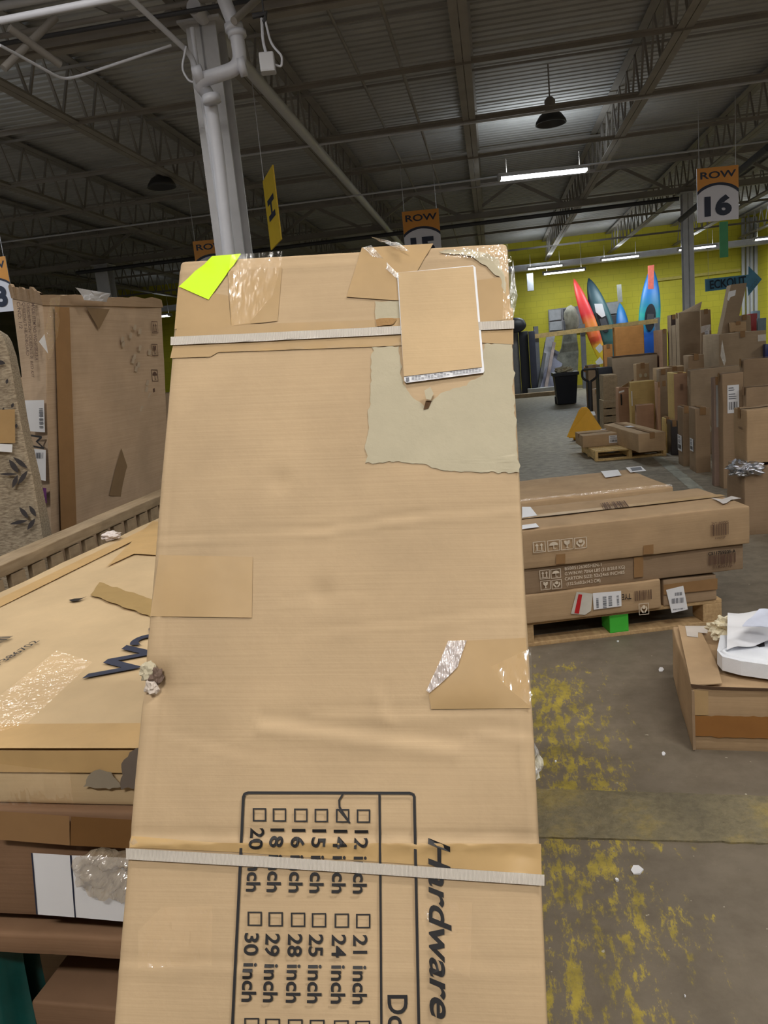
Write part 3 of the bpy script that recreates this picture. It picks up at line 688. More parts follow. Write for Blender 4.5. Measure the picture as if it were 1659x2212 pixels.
mdec('tape_strip', [(346, 1200), (547, 1204), (545, 1335), (326, 1332)], TAPEL, .0014)
mdec('tape_strip', [(1008, 1384), (1136, 1378), (1146, 1530), (932, 1532), (926, 1500), (965, 1440)], TAPEL, .0014)
mdec('tape_strip', [(284, 1806), (480, 1820), (1168, 1822), (1170, 1892), (900, 1868), (500, 1840), (282, 1830)], tape_m('yellowed_tape', (188, 156, 108)), .0012)
mdec('torn_patch', [(940, 545), (1020, 558), (1078, 600), (1092, 640), (1090, 600), (1075, 560), (1020, 540)], TORN, .0018, rag=3, seed=5)
mdec('torn_edge', [(812, 694), (838, 690), (858, 693), (850, 704), (815, 708)], TORNE, .003, rag=2, seed=5)
FILM = film('clear_tape_film', (1, 1, 1), .10, .1, 26)
mdec('clear_tape', [(500, 553), (612, 545), (606, 580), (590, 640), (540, 700), (504, 706), (494, 600)], FILM, .003)
mdec('clear_tape', [(950, 545), (1095, 532), (1104, 560), (1107, 690), (1085, 700), (1088, 600), (1060, 565), (960, 560)], film('wrinkled_clear_film', (1, 1, 1), .2, .08, 40), .004)
mdec('clear_tape', [(350, 1960), (460, 1955), (458, 2085), (300, 2090), (300, 2010)], FILM, .002)
mdec('clear_tape', [(900, 1950), (1020, 1948), (1015, 2110), (940, 2080)], FILM, .002)
mdec('clear_tape', [(1060, 1440), (1148, 1400), (1150, 1530), (1090, 1480)], FILM, .002)
# creased film flap and punctures
o = mdec('tape_flap', [(968, 1385), (1008, 1384), (988, 1442), (960, 1470), (928, 1497), (921, 1492), (950, 1430)], film('grey_tape_flap', (.75, .68, .68), .75, .15, 60), .004, res=.006)
o = mdec('punctured_flap', [(917, 850), (930, 842), (937, 856), (931, 870), (921, 868)], TORN, .007, res=.004)
mdec('puncture_hole', [(920, 868), (933, 868), (926, 884), (915, 887)], plain('hole_dark', (92, 66, 40), .9), .002)
for i, (px, py) in enumerate(((322, 1452), (334, 1462), (328, 1482))):
    a = ml(px, py); obj('torn_corner', crumple((a[0], -.001, a[1]), .009-.001*i, .005, .010, 3+i, .6, 3), [TORN, plain('scuffed_edge', (104, 84, 72), .8), plain('torn_white', (206, 192, 180), .8)][i], mb)
# neon sticker and shipping label
mdec('neon_sticker', [(459, 556), (522, 550), (452, 650), (388, 622)], NEON, .0026)
mdec('shipping_label', [(858, 593), (1022, 578), (1027, 582), (1046, 804), (1044, 808), (878, 831), (874, 827)], WHITE, .0034)
mdec('blank_cover_sheet', [(861, 594), (1022, 581), (1041, 797), (873, 818)], card('smooth_kraft_sheet', (212, 182, 140), .7, .2), .0046)['label'] = 'plain brown sheet covering the shipping label'
mm = M()
for j in range(4):
    for i in range(22):
        if random.random() < .12: continue
        x = 890+i*6.8; y = 817-j*2.6*-1-(x-890)*.118+0*j
        if j == 3 and i > 9: continue
        q = [ml(x, y), ml(x+5.5, y-.6), ml(x+5.5, y+.7), ml(x, y+1.2)]
        mm.add(([(a, relief(a, b)-.0052+warp(Vector((a, 0, b))).y, b) for a, b in q], [(0, 1, 2, 3)]))
obj('fine_print', mm.vf, GREYINK, mb)
mdec('print_mark', [(877, 821), (884, 820), (885, 828), (878, 829)], GREYINK, .0050)
# white woven straps
def mstrap(pts, hw, e=.004):
    up = [(x, y-hw) for x, y in pts]; dn = [(x, y+hw) for x, y in pts][::-1]
    return mdec('strap', up+dn, STRAPM, e, res=.01)
mstrap([(371, 740), (600, 729), (862, 717), (1110, 704)], 9, .0034)
mstrap([(276, 1843), (600, 1862), (900, 1882), (1175, 1900)], 12, .004)
# size chart print
def ln(x1, y1, x2, y2, w_=6):
    dx, dy = x2-x1, y2-y1; L = math.hypot(dx, dy); nx, ny = -dy/L*w_/2, dx/L*w_/2
    return mdec('printed_line', [(x1+nx, y1+ny), (x2+nx, y2+ny), (x2-nx, y2-ny), (x1-nx, y1-ny)], INK, .0026, res=.03)
ln(536, 1712, 886, 1713); ln(527, 1720, 498, 2330); ln(895, 1720, 907, 2330); ln(820, 1713, 825, 2330, 5)
ln(527, 1722, 530, 1714, 6); ln(529, 1715, 538, 1712, 6); ln(884, 1713, 892, 1715, 6); ln(892, 1714, 896, 1723, 6)
def square(x, y, s):
    t = 3.2; P_ = lambda a, b: (x+a, y+b); O_ = [P_(0, 0), P_(s, 0), P_(s, s), P_(0, s)]; I_ = [P_(t, t), P_(s-t, t), P_(s-t, s-t), P_(t, s-t)]
    q = [ml(*p) for p in O_+I_]; V = [Vector((a, relief(a, b)-.0026, b)) for a, b in q]; V = [v+warp(v) for v in V]
    obj('tick_box', (V, [(0, 1, 5, 4), (1, 2, 6, 5), (2, 3, 7, 6), (3, 0, 4, 7)]), INK, mb)
R1 = ['20', '18', '16', '15', '14', '12']; R2 = ['30', '29', '28', '25', '24', '21']
X1 = [547, 590, 636, 680, 726, 771]; X2 = [536, 581, 629, 674, 723, 769]; X3 = [529, 574, 623, 670, 722, 768]
for i in range(6):
    square(X1[i], 1745+i*.6, 29); square(X2[i], 1968+i*1.2, 31); square(X3[i], 2197+i*1.2, 32)
    x = X1[i]; dx = (X2[i]-X1[i])/225
    mtext(R1[i]+' inch', (x-4, 1788+i), (x-4+140*dx-3, 1925+i), (x+25, 1788+i), .02)
    x = X2[i]-3; mtext(R2[i]+' inch', (x-2, 2014+i), (x-2+150*dx, 2162+i), (x+28, 2014+i), .02)
    x = X3[i]-3; mtext(['36', '35', '34', '33', '32', '31'][i]+' inch', (x-2, 2247+i), (x-2+150*dx, 2395+i), (x+28, 2247+i), .02)
mtext('Hardware', (926, 1810), (930, 2198), (972, 1812), .018, .25)
mtext('Door', (838, 2148), (841, 2290), (880, 2148), .015)
mdec('check_mark', [(740, 1713), (743, 1716), (735, 1728), (736, 1742), (758, 1777), (754, 1779), (732, 1745), (731, 1728)], INK, .003, res=.02)
mdec('check_mark', [(729, 1748), (731, 1746), (757, 1776), (754, 1778)], INK, .003, res=.02)
# wrinkled film sticking out past the upper corner and the edges
def scrap(name, pts3, mat, parent, amp=.006, n=6, seed=1):
    v, f = surf(None, pts3, n, n); a = (Vector(pts3[1])-Vector(pts3[0])).cross(Vector(pts3[3])-Vector(pts3[0])).normalized()
    v = [p+a*amp*noise.noise(p*60+Vector((seed, 0, 0)))*1.8 for p in v]; return obj(name, (v, f), mat, parent, world=True)
def mw(px, py, off=0): return onp(px, py, PT-dN*off, dN)
FL2 = film('loose_film', (.95, .95, .95), .45, .12, 60)
scrap('loose_film', [mw(800, 512, -.01), mw(824, 520, -.01), mw(884, 543, .012), mw(860, 530, .012)], FL2, mb, .004)
scrap('loose_film', [mw(822, 520, .004), mw(862, 524, .008), mw(884, 543, .012), mw(866, 542, .004)], FL2, mb, .004, seed=4)
scrap('loose_film', [mw(784, 535, .003), mw(802, 530, .006), mw(865, 598, .006), mw(858, 603, .004)], FL2, mb, .004, seed=7)
scrap('loose_film', [mw(1100, 640, -.06), mw(1108, 560, -.06), mw(1118, 640, -.07), mw(1106, 700, -.06)], FL2, mb, .004, seed=9)
scrap('loose_film', [mw(1150, 1590, -.02), mw(1168, 1640, -.05), mw(1166, 1665, -.05), mw(1155, 1690, -.02)], FL2, mb, .004, seed=11)
# ------------------------------------------------------------------ stack on the left
ZW = 1.0
p0, p1 = onz(0, 1278, ZW), onz(338, 1120, ZW); q0, q1 = onz(0, 1611, ZW), onz(250, 1636, ZW)
dL = (p1-p0).normalized(); yawW = math.atan2(dL.y, dL.x)-math.pi/2; tW = Vector((math.cos(yawW), math.sin(yawW), 0))
cW = p0+dL*(((q0+q1)/2-p0).dot(dL))
def zf(px, py, back=0): return onp(px, py, cW+dL*back, dL).z
def stackbox(label, z0, z1, W=1.16, D=1.9, off=0.0, fx=0.0, mat=None, amp=.004, **k):
    o = obj('cardboard_box', rbox(W, D, z1-z0, k.get('r', .008), 40, amp, random.random()*30), mat or KDARK, smooth=True, sm_angle=50)
    R = Matrix.Translation(Vector((cW.x, cW.y, 0))+tW*fx+dL*off+Vector((0, 0, z0))) @ Matrix.Rotation(yawW, 4, 'Z'); o.matrix_world = R; ROOTM[o.name] = R
    dims[o.name] = (W, D, z1-z0); return setp(o, label, 'cardboard box', None)
z1b = zf(130, 1738); z2b = zf(130, 1968); z3t = zf(130, 1999); z3b = zf(130, 2044)
WB = stackbox('pale flat carton lettered W28 on top of the left stack', z1b+.001, ZW, mat=WTOP)
def tp(px, py, e=.004):                      # point on the pale carton's top, in its local frame
    q = onz(px, py, ZW+e); return ROOTM[WB.name].inverted() @ q
def topdec(name, pts, mat, e=.004, rag=0):
    if rag: pts = ragged(pts, 9, rag, 2)
    q = [tp(*p, e) for p in pts]; return obj(name, ([(a.x, a.y, dims[WB.name][2]+e) for a in q], poly2d([(a.x, a.y) for a in q])), mat, WB)
TW_ = tape_m('pale_amber_tape', (196, 162, 112)); Wd, Dd, Hd = dims[WB.name]
obj('tape_strip', ([(.055, .0, Hd+.004), (.11, 0, Hd+.004), (.11, Dd, Hd+.004), (.055, Dd, Hd+.004)], [(0, 1, 2, 3)]), TW_, WB)
obj('tape_strip', M().add(([(0, .0, Hd+.005), (Wd, 0, Hd+.005), (Wd, .075, Hd+.005), (0, .075, Hd+.005)], [(0, 1, 2, 3)])).add(([(0, -.005, Hd+.004), (Wd, -.005, Hd+.004), (Wd, -.005, Hd-.03), (0, -.005, Hd-.03)], [(0, 1, 2, 3)])).vf, TW_, WB)
topdec('tape_strip', [(215, 1257), (262, 1272), (345, 1300), (345, 1345), (318, 1328), (195, 1285)], tape_m('olive_tape', (168, 140, 92)), .0055, 3)
topdec('tape_strip', [(330, 1125), (352, 1128), (352, 1200), (290, 1196), (230, 1224)], TW_, .0045)
topdec('clear_tape', [(122, 1405), (200, 1430), (60, 1560), (-30, 1590), (-60, 1550)], film('crinkled_film', (1, 1, 1), .2, .08, 30), .007)
topdec('hole', [(148, 1296), (160, 1293), (176, 1292), (188, 1288), (170, 1297), (155, 1299)], plain('hole_black', (30, 24, 20), .9), .006)
for (s, a, b, c, bd, mt) in (('W285', (272, 1466), (480, 1320), (194, 1390), .022, INKN), ('2853P386702', (-60, 1475), (78, 1386), (-64, 1459), .004, INK)):
    O, X, Y = tp(*a), tp(*b), tp(*c)
    for q in (O, X, Y): q.z = Hd+.006
    X = X-O; hgt = .085 if s == 'W285' else .017; X.x, X.y = 0, (.36 if s == 'W285' else X.length)
    Y = Vector((-hgt, 0, 0)); obj('lettering', text_mesh(s, O, X, Y, bd), mt, WB)
O = tp(-70, 1432); O.z = Hd+.006; L_ = (tp(62, 1376)-O).length; obj('barcode', bars(O, Vector((0, L_, 0)), Vector((-.05, 0, 0)), 50, 9), INK, WB)
# front of the pale carton: wrinkled film and patches
def fdec(o, name, pts, mat, e=.007, rag=0):
    if rag: pts = ragged(pts, 8, rag, 2)
    Ri = ROOTM[o.name].inverted(); q = [Ri @ onp(*p, cW-dL*e, dL) for p in pts]
    return obj(name, ([(a.x, -e, a.z) for a in q], poly2d([(a.x, a.z) for a in q])), mat, o)
fdec(WB, 'tape_strip', [(215, 1662), (240, 1668), (262, 1700), (236, 1705), (180, 1700), (196, 1670)], plain('grey_tape', (150, 138, 120), .5), .008, 3)
fdec(WB, 'clear_tape', [(0, 1650), (150, 1668), (160, 1745), (0, 1738)], film('side_film', (1, .95, .9), .12, .1, 20), .009)
fdec(WB, 'crushed_corner', [(280, 1625), (310, 1610), (310, 1700), (262, 1706), (262, 1650)], plain('grey_scuffed_board', (110, 98, 88), .8), .010, 6)
B2 = stackbox('brown carton with two white sheets on its front, second in the left stack', z2b, z1b-.002, off=-.012, mat=card('shade_toned_cardboard', (142, 110, 84)))  # board colour darkened to imitate the shade on the lower stack fronts
fdec(B2, 'tape_strip', [(0, 1741), (160, 1752), (161, 1815), (0, 1802)], TAPED, .02)
fdec(B2, 'tape_strip', [(164, 1753), (300, 1760), (300, 1822), (162, 1815)], tape_m('dark_tape', (120, 86, 50)), .02)
for pts in ([(81, 1831), (161, 1836), (171, 1969), (92, 1963)], [(165, 1836), (300, 1842), (300, 1980), (174, 1969)]):
    fdec(B2, 'white_sheet', pts, WHITE, .021)
fdec(B2, 'print', [(78, 1831), (81, 1831), (92, 1963), (89, 1963)], INKN, .022); fdec(B2, 'print', [(161, 1836), (165, 1836), (174, 1969), (171, 1969)], INKN, .0215)
Ri = ROOTM[B2.name].inverted()
def wrinkled(root, name, pts, p0, n, off, mat, amp=.01, fq=30, res=.006, rag=4, seed=2):
    n = n.normalized(); n = n if n.dot(CAM-p0) > 0 else -n; pts = ragged(pts, 8, rag, seed); q = [onp(x, y, p0+n*off, n) for x, y in pts]
    a = n.orthogonal().normalized(); b = n.cross(a); bm = bmesh.new(); vv = [bm.verts.new(p) for p in q]
    for t_ in poly2d([(p.dot(a), p.dot(b)) for p in q]):
        try: bm.faces.new([vv[i] for i in t_])
        except Exception: pass
    for _ in range(6):
        lg = [ed for ed in bm.edges if ed.calc_length() > res*1.6]
        if not lg: break
        bmesh.ops.subdivide_edges(bm, edges=lg, cuts=1); bmesh.ops.triangulate(bm, faces=[f_ for f_ in bm.faces if len(f_.verts) > 3])
    bm.verts.index_update(); V = []
    for v in bm.verts:
        k = 1-abs(noise.noise(v.co*fq+Vector((seed, 0, 0))))*2; k2 = 1-abs(noise.noise(v.co*fq*2.3+Vector((0, seed, 0))))*2; V.append(v.co+n*amp*(k+.4*k2))
    Fc = [tuple(v.index for v in f_.verts) for f_ in bm.faces]; bm.free(); return obj(name, (V, Fc), mat, root, world=True, smooth=True)
wrinkled(B2, 'crumpled_film', [(166, 1848), (200, 1832), (250, 1824), (300, 1826), (300, 1932), (235, 1934), (190, 1926), (172, 1895)], cW, dL, .034, film('brown_crumpled_film', (.42, .34, .24), .6, .1, 25), .012, 34)
o = stackbox('black recessed spacer standing in for the shadow gap under the carton with white sheets', z3t+.001, z2b-.001, W=1.1, off=.03, fx=.02, mat=plain('shadow_gap_spacer', (22, 16, 16), .8)); o.name = 'shadow_gap_spacer'; o['category'] = 'board'  # near-black colour stands in for the shade in the gap
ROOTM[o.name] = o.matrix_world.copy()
B3 = stackbox('thin brown carton edge below the black gap spacer in the left stack', z3b, z3t, off=-.02, mat=card('shade_toned_cardboard', (142, 110, 84)))
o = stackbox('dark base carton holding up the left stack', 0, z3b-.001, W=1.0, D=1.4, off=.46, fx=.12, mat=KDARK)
zl = .56
l0, l1, l2 = onz(66, 2165, zl), onz(242, 2179, zl), onz(150, 2055, zl)
t = (l1-l0).normalized(); lyaw = math.atan2(t.y, t.x)
o = obj('cardboard_box', rbox(.5, .3, zl, .006, 12, .003, 3), card('shade_toned_cardboard', (142, 110, 84)), smooth=True, sm_angle=50)  # same board colour with the stack's shade put in
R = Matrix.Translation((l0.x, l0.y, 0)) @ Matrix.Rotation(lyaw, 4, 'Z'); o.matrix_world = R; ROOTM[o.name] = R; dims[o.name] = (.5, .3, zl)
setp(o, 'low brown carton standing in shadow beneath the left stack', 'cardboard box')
obj('tape_strip', ([(.0, .1, zl+.004), (.5, .1, zl+.004), (.5, .16, zl+.004), (0, .16, zl+.004)], [(0, 1, 2, 3)]), TAPED, o)
# dark green plastic at the lower left
def drape():
    V = []; n = 16
    A_, B_ = onz(-160, 2060, .62), onz(36, 2056, .62)
    for j in range(n):
        for i in range(n):
            a, b = i/(n-1), j/(n-1); p = A_.lerp(B_, a); p = Vector((p.x+.02*b, p.y-.05*b, .74-.74*b)); p.y += .02*math.sin(a*14+b*2)+.012*noise.noise(Vector((a*6, b*6, 1)))
            V.append(p)
    m_ = M().add((V, grid_faces(n, n))); V2 = [v+Vector((0, .05, 0)) for v in V]; m_.add((V2, grid_faces(n, n))); return m_.vf
o = obj('plastic_sheet', drape(), plain('dark_green_plastic', (10, 74, 70), .35, 0, .3, 6, .3), smooth=True); setp(o, 'dark green plastic sheet hanging at the lower left corner', 'plastic sheet')
# ------------------------------------------------------------------ pallets
def pallet(R, W, D, label, boards=7, wood=None, H=.13, marks=None, stringer=False, cat='pallet', bw=None):
    wood = wood or WOOD; e = empty('wooden_pallet', (0, 0, 0), 0, label, cat, None, rot=R)
    bw = bw or W and D/boards*.72
    for i in range(boards):
        y = (D-bw)*i/(boards-1); obj('deck_board', rbox(W, bw, .02, .003, 6, .0012, i+W), wood, e); e.children
        c = COL.objects[-1] if False else None
        o_ = bpy.data.objects[[x.name for x in e.children][-1]] if False else LAST(e); o_.location = (0, y, H-.02)
    for i in range(3):
        x = (W-.1)*i/2
        if stringer: obj('stringer', rbox(.04, D, H-.04, .003, 4, .001, i), wood, e); LAST(e).location = (x+(.03 if i == 1 else (.06 if i == 2 else 0)), 0, .02)
        else:
            for j in range(3):
                g = marks and (i, j) in marks; obj('block', rbox(.1, .12, H-.04, .004, 4, .0015, i*3+j), marks[(i, j)] if g else wood, e); LAST(e).location = (x, (D-.12)*j/2, .02)
    for j in range(3):
        obj('bottom_board', rbox(W, .1, .02, .003, 6, .001, j+5), wood, e); LAST(e).location = (0, (D-.1)*j/2, 0)
    return e
def LAST(e): return [o for o in bpy.data.objects if o.parent == e and o.location.length == 0 and o.name not in DONE and not DONE.add(o.name)][-1]
DONE = set()
GREEN = plain('green_paint', (70, 190, 60), .6, 0, .05, 10)
a, b = onz(1147, 1397, 0), onz(1560, 1347, 0); t = (b-a).normalized(); py_ = math.atan2(t.y, t.x); a = a-t*.08
PW = (b-a).length; Rp = Matrix.Translation(a) @ Matrix.Rotation(py_, 4, 'Z')
pallet(Rp, PW, .85, 'wooden pallet with a green block, carrying the long cartons at right', 6, WOOD, .135, {(1, 0): GREEN})
pyd = math.degrees(py_); pn = Vector((-t.y, t.x, 0))
def onfront(px, py, off=0): return onp(px, py, a+pn*off, pn)
def longbox(label, xl_, xr_, ytr, z0, off, D, mat, **k):
    ztp = onfront(xr_, ytr, off).z; A = onfront(xl_, ytr+20, off); Bq = onfront(xr_, ytr+20, off)
    W = (Bq-A).length; o = obj('cardboard_box', rbox(W, D, ztp-z0, k.get('r', .008), 26, k.get('amp', .005), random.random()*30), mat, smooth=True, sm_angle=50)
    R = Matrix.Translation((A.x, A.y, z0)) @ Matrix.Rotation(py_, 4, 'Z'); o.matrix_world = R; ROOTM[o.name] = R; dims[o.name] = (W, D, ztp-z0); setp(o, label, 'cardboard box'); return o, ztp
def fuv(o, px, py, off): # pixel -> front u,v
    W, D, H = dims[o.name]; q = ROOTM[o.name].inverted() @ onfront(px, py, off); return q.x/W, q.z/H
def tuv(o, px, py):
    W, D, H = dims[o.name]; z = ROOTM[o.name].translation.z+H; q = ROOTM[o.name].inverted() @ onz(px, py, z); return q.x/W, q.y/D
b1, zb1 = longbox('kraft carton with red-barred envelope at the bottom of the right pallet', 1110, 1426, 1252, .136, -.03, .5, KRAFT)
b1r, zb1r = longbox('short taped carton with tilted white label at the right end of the pallet', 1432, 1548, 1240, .136, -.006, .4, KDARK)
b2, zb2 = longbox('middle carton on the right pallet with white printed size text', 1110, 1602, 1174, max(zb1, zb1r)+.001, -.02, .6, KDARK, amp=.007)
b3, zb3 = longbox('long top carton on the right pallet with four white handling marks', 1105, 1618, 1092, zb2+.002, -.04, .55, KRAFT, amp=.006)
def rect_f(o, off, x0, y0, x1, y1): # returns u0,v0,u1,v1 from pixel rect corners (bl -> tr)
    u0, v0 = fuv(o, x0, y1, off); u1, v1 = fuv(o, x1, y0, off); vm = fuv(o, x0, y0, off)[1]; return u0, v0, u1, vm
for k, x in (('up', 1151), ('rain', 1182), ('glass', 1211), ('hand', 1240)):
    u0, v0, u1, v1 = rect_f(b3, -.04, x, 1170-(x-1151)*.1, x+26, 1194-(x-1151)*.1); icon(b3, k, 'front', u0, v0, u1, v1, e=.009)
def fw(o, off, s, x0, y0, x1, y1, mat, bold=.01): 
    u0, v0, u1, v1 = rect_f(o, off, x0, y0, x1, y1); words(o, 'front', s, u0, v0, u1, v1, mat, bold, .009)
def fcode(o, off, x0, y0, x1, y1, mat, seed=5):
    u0, v0, u1, v1 = rect_f(o, off, x0, y0, x1, y1); code(o, 'front', u0, v0, u1, v1, mat, .009, seed)
fw(b3, -.04, '2VY1000005', 1535, 1128, 1572, 1134, INKB); fcode(b3, -.04, 1533, 1134, 1574, 1158, INKB, 4); fw(b3, -.04, '0145927', 1543, 1160, 1565, 1164, INKB)
for k, x, y in (('up', 1165, 1231), ('rain', 1189, 1229), ('glass', 1167, 1254), ('hand', 1191, 1252)):
    u0, v0, u1, v1 = rect_f(b2, -.02, x, y, x+21, y+20); icon(b2, k, 'front', u0, v0, u1, v1, e=.010)
for s, x0, y0, x1 in (('B5B05126305HEN-1', 1219, 1224, 1298), ('G.W/N.W: 70/64 LBS (31.8/28.8 KG)', 1219, 1235, 1349), ('CARTON SIZE: 52x24x6 INCHES', 1219, 1246, 1348), ('(132.5x60.5x14.2 CM)', 1223, 1257, 1296)):
    fw(b2, -.02, s, x0, y0, x1, y0+7, INKW, .012)
fw(b2, -.02, 'CS11759205-A', 1528, 1192, 1587, 1199, INK, .02); fcode(b2, -.02, 1528, 1200, 1588, 1220, INKB, 8); fw(b2, -.02, '01453775', 1538, 1221, 1580, 1227, INKB)
fcode(b1, -.03, 1370, 1276, 1407, 1297, INKB, 11)
u0, v0, u1, v1 = rect_f(b1, -.03, 1342, 1283, 1362, 1295)
a_ = facep(b1, 'front', u1, v1, .009); obj('lettering', text_mesh('TYE', a_, facep(b1, 'front', u0, v1, .009)-a_, facep(b1, 'front', u1, v0, .009)-a_, .01), INK, b1)
u0, v0, u1, v1 = rect_f(b1, -.03, 1379, 1303, 1400, 1328); icon(b1, 'hand', 'front', u0, v0, u1, v1, e=.009)
def fpoly(o, off, name, pts, mat, e=.009): return patch(o, 'front', [fuv(o, x, y, off) for x, y in pts], mat, name, e)
u0, v0, u1, v1 = rect_f(b1, -.03, 1279, 1279, 1340, 1316)
lb = fpoly(b1, -.03, 'label', [(1279, 1280), (1340, 1275), (1341, 1308), (1281, 1316)], WHITE, .010)
for (x0, y0, x1, y1) in ((1313, 1286, 1320, 1308), (1301, 1286, 1308, 1312), (1287, 1290, 1291, 1312), (1331, 1285, 1335, 1306)):
    u0, v0, u1, v1 = rect_f(b1, -.03, x0, y0, x1, y1); a_ = facep(b1, 'front', u0, v0, .0115)
    obj('barcode', bars(a_, facep(b1, 'front', u0, v1, .0115)-a_, facep(b1, 'front', u1, v0, .0115)-a_, 22, x0), GREYINK, lb)
ev = fpoly(b1, -.03, 'document_pouch', [(1244, 1277), (1279, 1281), (1275, 1318), (1262, 1327), (1232, 1324)], plain('pale_pouch', (205, 200, 190), .25), .011)
obj('red_bar', ([facep(b1, 'front', *fuv(b1, x, y, -.03), .0125) for x, y in ((1248, 1282), (1256, 1283), (1249, 1324), (1239, 1323))], [(0, 1, 2, 3)]), plain('red_print', (190, 30, 34), .5), ev)
lb = fpoly(b1r, -.006, 'label', [(1437, 1273), (1474, 1264), (1484, 1315), (1449, 1323)], WHITE, .010)
for (x0, y0, x1, y1) in ((1456, 1279, 1472, 1286), (1449, 1292, 1475, 1303), (1452, 1314, 1476, 1317)):
    u0, v0, u1, v1 = rect_f(b1r, -.006, x0, y0, x1, y1); a_ = facep(b1r, 'front', u0, v0, .0115); obj('barcode', bars(a_, facep(b1r, 'front', u1, v0, .0115)-a_, facep(b1r, 'front', u0, v1, .0115)-a_, 24, x0), GREYINK, lb)
fpoly(b1r, -.006, 'tape_strip', [(1432, 1262), (1548, 1248), (1548, 1272), (1432, 1284)], TAPED)
fpoly(b3, -.04, 'tape_strip', [(1388, 1178), (1410, 1175), (1410, 1195), (1388, 1197)], TAPED); fpoly(b3, -.04, 'tape_strip', [(1200, 1197), (1220, 1195), (1220, 1216), (1200, 1218)], TAPED)
fpoly(b2, -.02, 'tape_strip', [(1368, 1203), (1388, 1201), (1388, 1245), (1368, 1247)], TAPED)
def tpoly(o, name, pts, mat, e=.009): return patch(o, 'top', [tuv(o, x, y) for x, y in pts], mat, name, e)
tpoly(b3, 'white_sticker', [(1536, 1079), (1560, 1082), (1580, 1075), (1602, 1080), (1580, 1083), (1570, 1090), (1562, 1092), (1552, 1086)], plain('peeled_sticker', (206, 200, 196), .5))
tpoly(b3, 'label', [(1128, 1098), (1146, 1098), (1161, 1117), (1128, 1122)], WHITE)
tpoly(b3, 'label', [(1128, 1138), (1158, 1134), (1165, 1142), (1128, 1147)], WHITE)
q = [facep(b3, 'top', *tuv(b3, x, y), .009) for x, y in ((1304, 1104), (1360, 1098), (1296, 1090))]; obj('barcode', bars(q[0], q[1]-q[0], q[2]-q[0], 34, 6), INKB, b3)
W_, D_, H_ = dims[b3.name]; obj('tape_strip', ([(0, .0, H_+.007), (0, 0, H_+.007), (W_, .24, H_+.007), (W_, .3, H_+.007), (0, .3, H_+.007), (0, .24, H_+.007)][2:], [(0, 1, 2, 3)]), TAPEL, b3)
# wrapped long carton behind
zz = .55
A1, A2 = onz(1090, 1089, zz), onz(1455, 1051, zz); t2 = (A2-A1).normalized(); A3 = onz(1425, 1007, zz); n2 = Vector((-t2.y, t2.x, 0))
Dw = (A3-A2).dot(n2)
o = obj('cardboard_box', rbox((A2-A1).length, Dw, zz, .01, 24, .007, 9), KRAFT, smooth=True, sm_angle=50)
R = Matrix.Translation((A1.x, A1.y, 0)) @ Matrix.Rotation(math.atan2(t2.y, t2.x), 4, 'Z'); o.matrix_world = R; ROOTM[o.name] = R; dims[o.name] = ((A2-A1).length, Dw, zz)
setp(o, 'film-wrapped flat carton with two white labels behind the pallet stack', 'cardboard box'); wbx = o
tpoly(o, 'label', [(1298, 1021), (1335, 1018), (1343, 1030), (1308, 1035)], WHITE, .011); tpoly(o, 'label', [(1352, 1013), (1385, 1010), (1396, 1020), (1362, 1024)], WHITE, .011)
tpoly(o, 'print', [(1361, 1014), (1384, 1012), (1388, 1018), (1366, 1021)], GREYINK, .0125)
W_, D_, H_ = dims[o.name]
fl = surf(None, [(0, -.012, H_-.11), (W_, -.012, H_-.11), (W_, .03, H_+.014), (0, .03, H_+.014)], 30, 5)
obj('wrap_film', ([Vector(p)+Vector((0, 1, 1))*.006*noise.noise(Vector(p)*30) for p in fl[0]], fl[1]), film('stretch_film', (1, 1, 1), .28, .1, 40), o)
# floor carton with foam at the right edge
A = onz(1497, 1619, 0); yw = math.radians(-15); tt = Vector((math.cos(yw), math.sin(yw), 0)); nn = Vector((-tt.y, tt.x, 0))
zt = onp(1492, 1487, A, nn).z; bk = onz(1464, 1352, zt); D_ = (bk-A).dot(nn)
ob = obj('cardboard_box', rbox(.75, D_, zt, .01, 16, .009, 12), KRAFT, smooth=True, sm_angle=50); R = Matrix.Translation(A) @ Matrix.Rotation(yw, 4, 'Z'); ob.matrix_world = R; ROOTM[ob.name] = R; dims[ob.name] = (.75, D_, zt)
setp(ob, 'battered brown carton on the floor at the right edge, under white foam', 'cardboard box')
def op(px, py, off=.012): return R.inverted() @ onp(px, py, A-nn*off, nn)
def opoly(name, pts, mat, e=.012, rag=0):
    if rag: pts = ragged(pts, 9, rag, 4)
    q = [R.inverted() @ onp(x, y, A-nn*e, nn) for x, y in pts]; return obj(name, ([(p.x, -e, p.z) for p in q], poly2d([(p.x, p.z) for p in q])), mat, ob)
opoly('tape_strip', [(1500, 1545), (1800, 1552), (1800, 1600), (1500, 1590)], tape_m('amber_brown_tape', (150, 104, 58), .2), .012, 2)
opoly('tape_strip', [(1497, 1490), (1530, 1492), (1530, 1545), (1500, 1545)], TAPEL, .011)
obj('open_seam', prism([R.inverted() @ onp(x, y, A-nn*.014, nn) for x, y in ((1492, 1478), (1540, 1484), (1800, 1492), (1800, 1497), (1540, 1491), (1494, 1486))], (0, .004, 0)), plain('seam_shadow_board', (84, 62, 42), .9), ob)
fl_pts = [onz(x, y, zt+.012) for x, y in ((1465, 1352), (1493, 1482), (1560, 1478), (1550, 1440), (1512, 1360))]
obj('flap', prism([R.inverted() @ p for p in fl_pts], (0, 0, .004)), KRAFT, ob)
obj('tape_strip', ([R.inverted() @ onz(x, y, zt+.018) for x, y in ((1480, 1352), (1530, 1352), (1528, 1368), (1508, 1366), (1508, 1377), (1484, 1374))], [(0, 1, 2, 3, 4, 5)]), plain('white_tape', (205, 196, 188), .4), ob)
